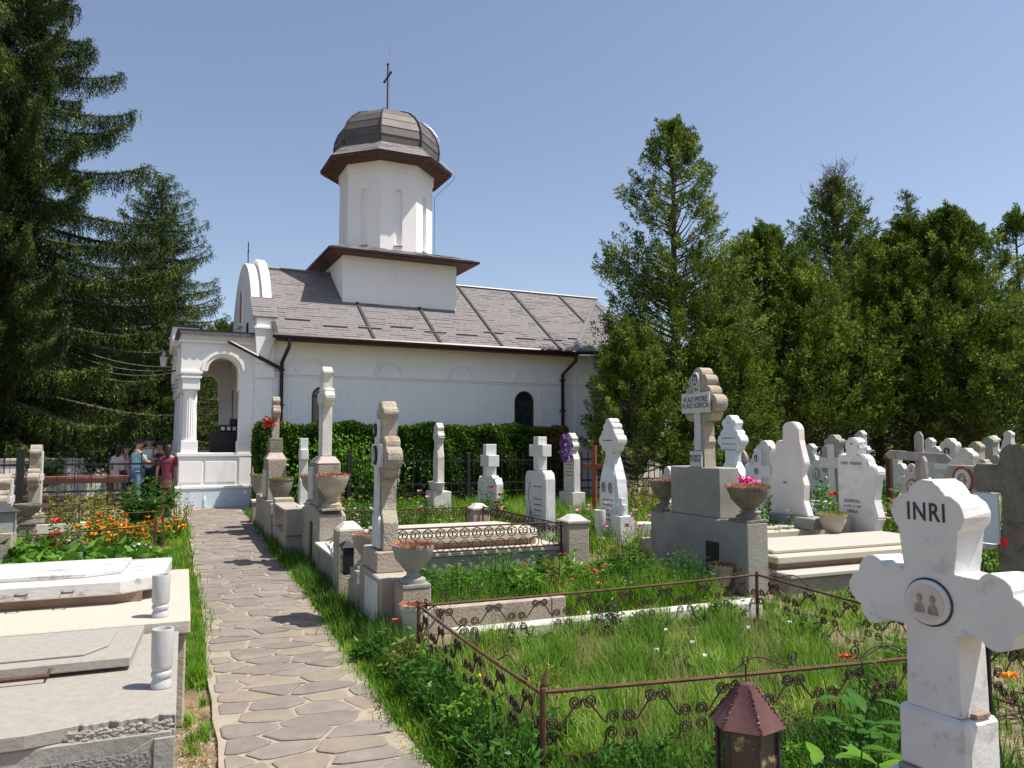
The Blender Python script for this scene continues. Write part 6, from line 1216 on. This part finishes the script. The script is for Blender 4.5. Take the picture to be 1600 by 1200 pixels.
cypress('cypress with a bare twiggy tip above the family headstone', 1316, 27, 10.9, 2.8, 2.0, 750, 85, 'thuja', 13, .16, plume=.9, lf=.11)
cypress('broad olive cypress in the middle of the right-hand row', 1258, 25, 7.4, 2.6, 1.7, 600, 90, 'thuja3', 18, 0, plume=.95, lf=.11)
cypress('broad dense cypress with pointed dark top', 1428, 26.5, 9.3, 3.3, 2.3, 900, 95, 'thuja3', 14, 0, lambda q: ((1-q)**.7*min(1, .7+q*2.5))*(1 if q < .8 else .75), plume=.95, lf=.11)
cypress('dense dark cypress filling the row left of the right edge', 1492, 25.5, 9.3, 2.7, 2.2, 750, 95, 'thuja2', 15, 0, plume=.9, lf=.11)
cypress('taller dark tree cut by the right edge of the picture', 1603, 29, 10.3, 2.5, 1.2, 450, 90, 'thuja2', 16, .3, plume=1.0, lf=.12)
cypress('olive cypress low at the right edge', 1572, 24, 5.4, 2.2, 1.2, 420, 90, 'thuja', 17, 0, plume=.9, lf=.11)
cypress('dark cypress filling the gap at the back of the row', 1372, 31, 9.6, 3.6, .6, 600, 80, 'thuja2', 19, 0, plume=1.1, lf=.14)
cypress('far cypress behind the church east end', 1150, 31, 8.8, 2.8, .8, 450, 80, 'thuja2', 20, 0, plume=1.1, lf=.14)
# bare twigs on the twiggy tip and dead tree at the right edge
def deadtree(label, px, dep, z0, h, seed):
    x, y = atd(px, dep); t = thing('bare_tree', label, 'tree', (x,y,0)); rr = random.Random(seed); g = MB(); g.tube([(0,0,0),(0.05,0,z0),(0,0,z0+h)], [.09,.06,.01], 6); g.build('trunk', M['bark'], t); g = MB()
    for i in range(90):
        z = z0+h*rr.random()*.95; a = rr.uniform(0,6.28); L = rr.uniform(.4,1.3)*(1-(z-z0)/h*.6); e = Vector((L*math.cos(a), L*math.sin(a), L*.8)); g.tube([(0,0,z), Vector((0,0,z))+e*.5+Vector((0,0,-.05)), Vector((0,0,z))+e], [.014,.009,.004], 4)
        for k in range(4): s_ = Vector((0,0,z))+e*rr.uniform(.3,1); g.tube([s_, s_+Vector((rr.gauss(0,.2),rr.gauss(0,.2),rr.uniform(.1,.35)))], [.006,.003], 4)
    g.build('twigs', M['bark'], t)
deadtree('bare twiggy tip of a dying tree above the cypress row', 1316, 26.8, 9.3, 2.0, 3); deadtree('grey leafless tree behind the right edge cypresses', 1592, 26.5, 3.0, 3.0, 4)
def spruce(label, px, dep, h, rmax, zb, nb, tw, m, seed, step=.11, hang=(.25,.75), pw=.85, lat=.5):
    x, y = atd(px, dep); t = thing('spruce_tree', label, 'tree', (x,y,0)); R = np.random.default_rng(seed); rr = random.Random(seed); trunk(t, h, .28*h/18)
    g = MB(); C = []; D = []; Ls = []
    for i in range(nb):
        q = (i+rr.random())/nb; q = q**1.08; z = zb+(h-zb)*q; a = i*2.399+rr.uniform(-.4,.4); L = (rmax*(1-q)**pw+.15)*rr.uniform(.72,1.1); rise = rr.uniform(-.05,.12)-.22*(1-q)
        pts = [Vector((L*s_*math.cos(a), L*s_*math.sin(a), z+L*(rise*s_ - .28*s_*s_*(1-q) + .30*s_**3.2))) for s_ in [j/8 for j in range(9)]]
        g.tube(pts, [.05*(L/3)*(1-.85*j/8)+.006 for j in range(9)], 5)
        m_ = max(int(L/step), 3); side = Vector((-math.sin(a), math.cos(a), 0))
        for j in range(m_):
            s_ = (j+rr.random())/m_; s_ = .05+.95*s_; f_ = s_*8; k = min(int(f_), 7); p = pts[k].lerp(pts[k+1], f_-k)
            for sgn in (-1, 1, 0):
                if sgn: e = side*sgn*rr.uniform(.10,.55)*(1.15-s_)*min(L,2.5)*lat+Vector((math.cos(a),math.sin(a),0))*rr.uniform(0,.2)
                else: e = Vector((0,0,.02))
                hl = rr.uniform(*hang)*(1.05-.45*s_)*min(1, L/2+.3); p1 = p+e; ns = max(int(hl/.032), 3)
                for b in range(3 if sgn else 1): C.append(p.lerp(p1, (b+.5)/3)); D.append((e.x*.6+rr.gauss(0,.4), e.y*.6+rr.gauss(0,.4), rr.uniform(-.5,.5))); Ls.append(.13)
                for b in range(ns): C.append(p1+Vector((rr.gauss(0,.018), rr.gauss(0,.018), -hl*b/ns))); D.append((rr.gauss(0,.75), rr.gauss(0,.75), -1+rr.gauss(0,.25))); Ls.append(.12)
        for b in range(10): C.append(pts[-1]-Vector((math.cos(a),math.sin(a),0))*rr.uniform(0,.35)); D.append((math.cos(a)+rr.gauss(0,.5), math.sin(a)+rr.gauss(0,.5), .3+rr.gauss(0,.4))); Ls.append(.13)
    g.build('limbs', M['bark'], t); C = np.array(C); D = np.array(D); n = len(C)
    leaf_obj('crown', C, D, np.array(Ls)*R.uniform(.8,1.4,n), .027, M[m], t, None, .1); return t
spruce('dark spruce top rising from the broad dense cypress', 1430, 28, 10.9, 2.0, 3.0, 120, 0, 'spruce2', 41, .09, (.08,.25), .8)
spruce('huge drooping spruce filling the left edge, top beyond the picture', 12, 24, 19.5, 6.2, 1.6, 120, 0, 'spruce', 21, .045, (.3,1.0), .78, .34)
spruce('second lighter spruce between the big one and the porch', 240, 31, 12.6, 4.0, .8, 230, 0, 'spruce2', 22, .10, (.12,.40), .58)
spruce('third spruce behind the big one, low branches over the people', 120, 33, 8.6, 4.6, 1.0, 120, 0, 'spruce', 23, .07, (.2,.6), .7, .35)
spruce('farther spruce left of the big one', -110, 28, 15, 5.0, 1.2, 130, 0, 'spruce', 24, .12)
cypress('round green tree far behind the gable', 345, 40, 7.6, 1.9, 2.0, 200, 70, 'hedge', 25, 0, lambda q: math.sqrt(max(0,1-(2*q-1)**2)), lf=.16)
cypress('dark evergreen seen through the porch arches', 330, 36, 6.5, 3.2, .3, 350, 80, 'thuja2', 26, 0, lambda q: math.sqrt(max(.05,1-q)), lf=.2)
cypress('dark evergreen mass behind the people', 205, 34, 6.0, 4.0, .2, 450, 80, 'thuja2', 27, 0, lambda q: math.sqrt(max(.05,1-q)), lf=.2)
x, y = atd(95, 25.6); plant('leafy_shrub', 'light green bushes hanging over the whitewashed garden wall', 'shrub', x, y, 1.5, 1.3, 2600, .13, .06, 'leaf', None, z=.75)
x, y = atd(165, 26); plant('leafy_shrub', 'low dark juniper right of the whitewashed wall', 'shrub', x, y, 1.3, 1.4, 2200, .12, .04, 'leafdark', None)
n = 9000; bk = thing('tree_belt', 'dark belt of far trees closing the view on the horizon', 'trees', (0,0,0)); bk['kind'] = 'stuff'
N9 = 60000; aa = rng.uniform(-.9, 1.5, N9); R9 = 62+rng.normal(size=N9)*3; hh = 3.2+1.2*np.sin(aa*23)+.9*np.sin(aa*61+1); C = np.stack([R9*np.sin(aa), R9*np.cos(aa), rng.random(N9)**.8*hh],1)
o = leaf_obj('foliage', C, rng.normal(size=(N9,3))+[0,0,.4], .75, .5, M['thuja2'], bk, 'stuff')
# ------------------------------------------------------------ people
def skinmesh(name, verts, edges, radii, m, parent, root=0, lv=2):
    me = bpy.data.meshes.new(name); me.from_pydata(verts, edges, []); o = bpy.data.objects.new('tmp', me); COL.objects.link(o)
    md = o.modifiers.new('s', 'SKIN'); me.skin_vertices[0].data
    for i, r_ in enumerate(radii): me.skin_vertices[0].data[i].radius = (r_, r_) if not isinstance(r_, tuple) else r_
    me.skin_vertices[0].data[root].use_root = True; md.use_smooth_shade = True; sb_ = o.modifiers.new('b', 'SUBSURF'); sb_.levels = lv; sb_.render_levels = lv
    dg = bpy.context.evaluated_depsgraph_get(); dg.update(); m2 = bpy.data.meshes.new_from_object(o.evaluated_get(dg)); bpy.data.objects.remove(o); m2.materials.clear(); m2.name = name
    for p in m2.polygons: p.use_smooth = True
    return link(name, m2, m, parent)
def person(label, x, y, face, H, shirt, pants, hair='hair', armL=None, armR=None, headdown=.0, long_hair=False, dress=False, cap=None, build=1.0, group=None):
    "local frame: faces +X, z up; arm = (elbow, hand) in units of height"
    t = thing('person', label, 'person', (x,y,0), face); s = H
    aL = armL or ((.01,.155,.62),(.05,.165,.48)); aR = armR or ((.01,-.155,.62),(.05,-.165,.48))
    V = [(0,0,.52),(0,0,.62),(0,0,.72),(0,0,.80),(.0,0,.85),(.012,0,.875),(.02+headdown*.4,0,.915),(.022+headdown,0,.955),
         (0,.105,.80),aL[0],aL[1],(0,-.105,.80),aR[0],aR[1],
         (0,.052,.49),(.008,.058,.28),(-.01,.06,.045),(.075,.065,.018),(0,-.052,.49),(.008,-.058,.28),(-.01,-.06,.045),(.075,-.065,.018)]
    r = [.075,.068,.082,.07,.036,.034,.052,.05,.034,.026,.018,.034,.026,.018,.055,.036,.024,.02,.055,.036,.024,.02]
    V = [tuple(c*s for c in v) for v in V]; r = [q*s*build for q in r]
    for k in (0,1,2,3): r[k] = (r[k]*.72, r[k]*1.1)
    E_ = [(0,1),(1,2),(2,3),(3,4),(4,5),(5,6),(6,7),(3,8),(8,9),(9,10),(3,11),(11,12),(12,13),(0,14),(14,15),(15,16),(16,17),(0,18),(18,19),(19,20),(20,21)]
    skinmesh('body', V, E_, r, M['skin'], t)
    Vs = [V[i] for i in (0,1,2,3,8,11)] + [tuple(Vector(V[8]).lerp(Vector(V[9]), .75)), tuple(Vector(V[11]).lerp(Vector(V[12]), .75))]
    rs = [(.085*s,.105*s),(.078*s,.10*s),(.082*s,.108*s),(.058*s,.085*s),.045*s,.045*s,.038*s,.038*s]
    Vs[0] = (0,0,.47*s if not dress else .40*s)
    skinmesh('shirt' if not dress else 'dress', Vs, [(0,1),(1,2),(2,3),(3,4),(3,5),(4,6),(5,7)], rs, shirt, t)
    Vp = [(0,0,.50*s)]+[V[i] for i in (14,15,16,18,19,20)]; rp_ = [(.08*s,.10*s),.062*s,.044*s,.032*s,.062*s,.044*s,.032*s]
    if dress: skinmesh('skirt', [(0,0,.52*s),(0,0,.36*s),(0,0,.16*s)], [(0,1),(1,2)], [(.08*s,.10*s),(.10*s,.12*s),(.11*s,.13*s)], shirt, t)
    else: skinmesh('trousers', Vp, [(0,1),(1,2),(2,3),(0,4),(4,5),(5,6)], rp_, pants, t)
    hx, hz = (.022+headdown-.008)*s, .962*s; hm = MB(); R_ = .060*s
    prof = [(R_*math.cos(rad(q)), R_*1.06*math.sin(rad(q))) for q in range(-25, 91, 15)]; hm.lathe([(max(a, .001), b) for a, b in prof], (hx-.010*s, 0, hz), 14); hm.build('hair' if not cap else 'cap', M[hair] if not cap else cap, t, 0, True)
    if cap: g = MB(); g.prism([(0,-.045*s),(.09*s,-.03*s),(.09*s,.03*s),(0,.045*s)], (hx+.03*s,0,hz-.008*s), (1,0,0), (0,1,0), (0,0,1), .008*s); g.build('cap_peak', cap, t)
    if long_hair: g = MB(); g.tube([(hx-.03*s,0,hz+.01*s),(hx-.05*s,0,hz-.08*s),(hx-.045*s,0,hz-.16*s)], [.045*s,.05*s,.025*s], 8); g.build('long_hair', M[hair], t, 0, True)
    g = MB(); fx = (.022+headdown+.045)*s
    g.frus(fx+.004*s,0,.925*s,.948*s,.010*s,.008*s,.003*s,.004*s); g.build('nose', M['skin'], t, .001)
    for sg_ in (-1,1):
        g = MB(); g.box(fx-.001,fx+.003*s,sg_*.018*s-.006*s,sg_*.018*s+.006*s,.946*s,.951*s); g.build('eye', M['hair'], t); g = MB(); g.frus(hx+.005*s, sg_*.052*s,.925*s,.952*s,.006*s,.003*s,.010*s,.005*s); g.build('ear', M['skin'], t)
        for arm, nm in ((aL,1),(aR,-1)):
            if nm != sg_: continue
            hp = Vector(arm[1])*s; dv = (Vector(arm[1])-Vector(arm[0])).normalized(); sv = dv.cross(Vector((0,0,1))); sv = sv.normalized() if sv.length > .1 else Vector((0,1,0)); g = MB()
            g.tube([hp-dv*.005*s, hp+dv*.045*s], [.016*s,.022*s], 8)
            for f_ in range(4): b = hp+dv*.042*s+sv*(f_-1.5)*.011*s; g.tube([b, b+dv*.022*s+Vector((0,0,-.003*s)), b+dv*(.036-.004*abs(f_-1.3))*s+Vector((0,0,-.014*s))], [.0058*s,.0052*s,.004*s], 5)
            b = hp+dv*.015*s+sv*.018*s; g.tube([b, b+sv*.014*s+dv*.012*s, b+sv*.012*s+dv*.03*s], [.007*s,.006*s,.0045*s], 5); g.build('hand', M['skin'], t, 0, True)
    return t
def plaid():
    m = mat('plaid_cloth', (.04,.35,.50), (.06,.42,.56), 9, .9); N = m.node_tree.nodes; Lk = m.node_tree.links; b = N['Principled BSDF']; src = b.inputs['Base Color'].links[0].from_socket
    tc = N.new('ShaderNodeTexCoord')
    for ax, sc_ in (('X', 26), ('Z', 22)):
        wv = N.new('ShaderNodeTexWave'); wv.bands_direction = ax; wv.inputs['Scale'].default_value = sc_*.3; Lk.new(tc.outputs['Object'], wv.inputs[0]); mm = N.new('ShaderNodeMath'); mm.operation = 'GREATER_THAN'; mm.inputs[1].default_value = .62; Lk.new(wv.outputs[1], mm.inputs[0])
        mu = N.new('ShaderNodeMath'); mu.operation = 'MULTIPLY'; mu.inputs[1].default_value = .62; Lk.new(mm.outputs[0], mu.inputs[0]); mx = N.new('ShaderNodeMixRGB'); mx.inputs[2].default_value = (.62,.75,.80,1); Lk.new(mu.outputs[0], mx.inputs[0]); Lk.new(src, mx.inputs[1]); src = mx.outputs[0]
    Lk.new(src, b.inputs['Base Color']); return m
jean = flat('denim', (.10,.16,.26)); dark = flat('dark_cloth', (.015,.015,.02)); white = flat('white_cloth', (.62,.64,.68), (.72,.73,.76)); maroon = flat('maroon_cloth', (.17,.022,.045), (.21,.03,.055)); beige = flat('pale_cloth', (.55,.45,.42)); grey = flat('grey_cloth', (.30,.33,.40)); 
fwd = ((.10,-.14,.66),(.21,-.06,.70)); fwdL = ((.10,.14,.66),(.21,.06,.70))
x, y = atd(217, 18.6); person('man in turquoise plaid shirt and jeans, holding his forearms up, by the porch', x, y, rad(20), 1.66, plaid(), jean, armR=fwd, armL=fwdL, headdown=.03, build=1.08)
x, y = atd(236, 20.0); person('man in pale lilac-white T-shirt facing the camera with dark trousers', x, y, rad(-95), 1.72, white, dark)
x, y = atd(254, 19.6); person('woman in black patterned top raising her hand to her face', x, y, rad(-150), 1.60, dark, dark, armR=((.07,-.13,.68),(.10,-.05,.86)), long_hair=True)
x, y = atd(265, 18.5); person('woman in long maroon dress seen from behind beside the fence post', x, y, rad(80), 1.50, maroon, maroon, dress=True, long_hair=True, build=.95)
x, y = atd(199, 19.6); person('person in white top with red print, partly behind the plaid shirt man', x, y, rad(10), 1.52, flat('printed_cloth', (.62,.58,.56), (.66,.42,.38)), flat('navy_cloth', (.03,.035,.10)), build=1.05)
x, y = atd(189, 20.0); person('dark haired woman in pale sleeveless top at the left of the group', x, y, rad(60), 1.50, beige, beige, long_hair=True)
x, y = atd(1157, 17.5); person('man in grey-blue T-shirt and dark cap standing beyond the white crosses', x, y, rad(-15), 1.66, grey, dark, cap=dark)
# thin high cloud streak is part of the sky: left out of the mesh scene
print('FLAGSTONES', nst, 'OBJECTS', len(bpy.data.objects))
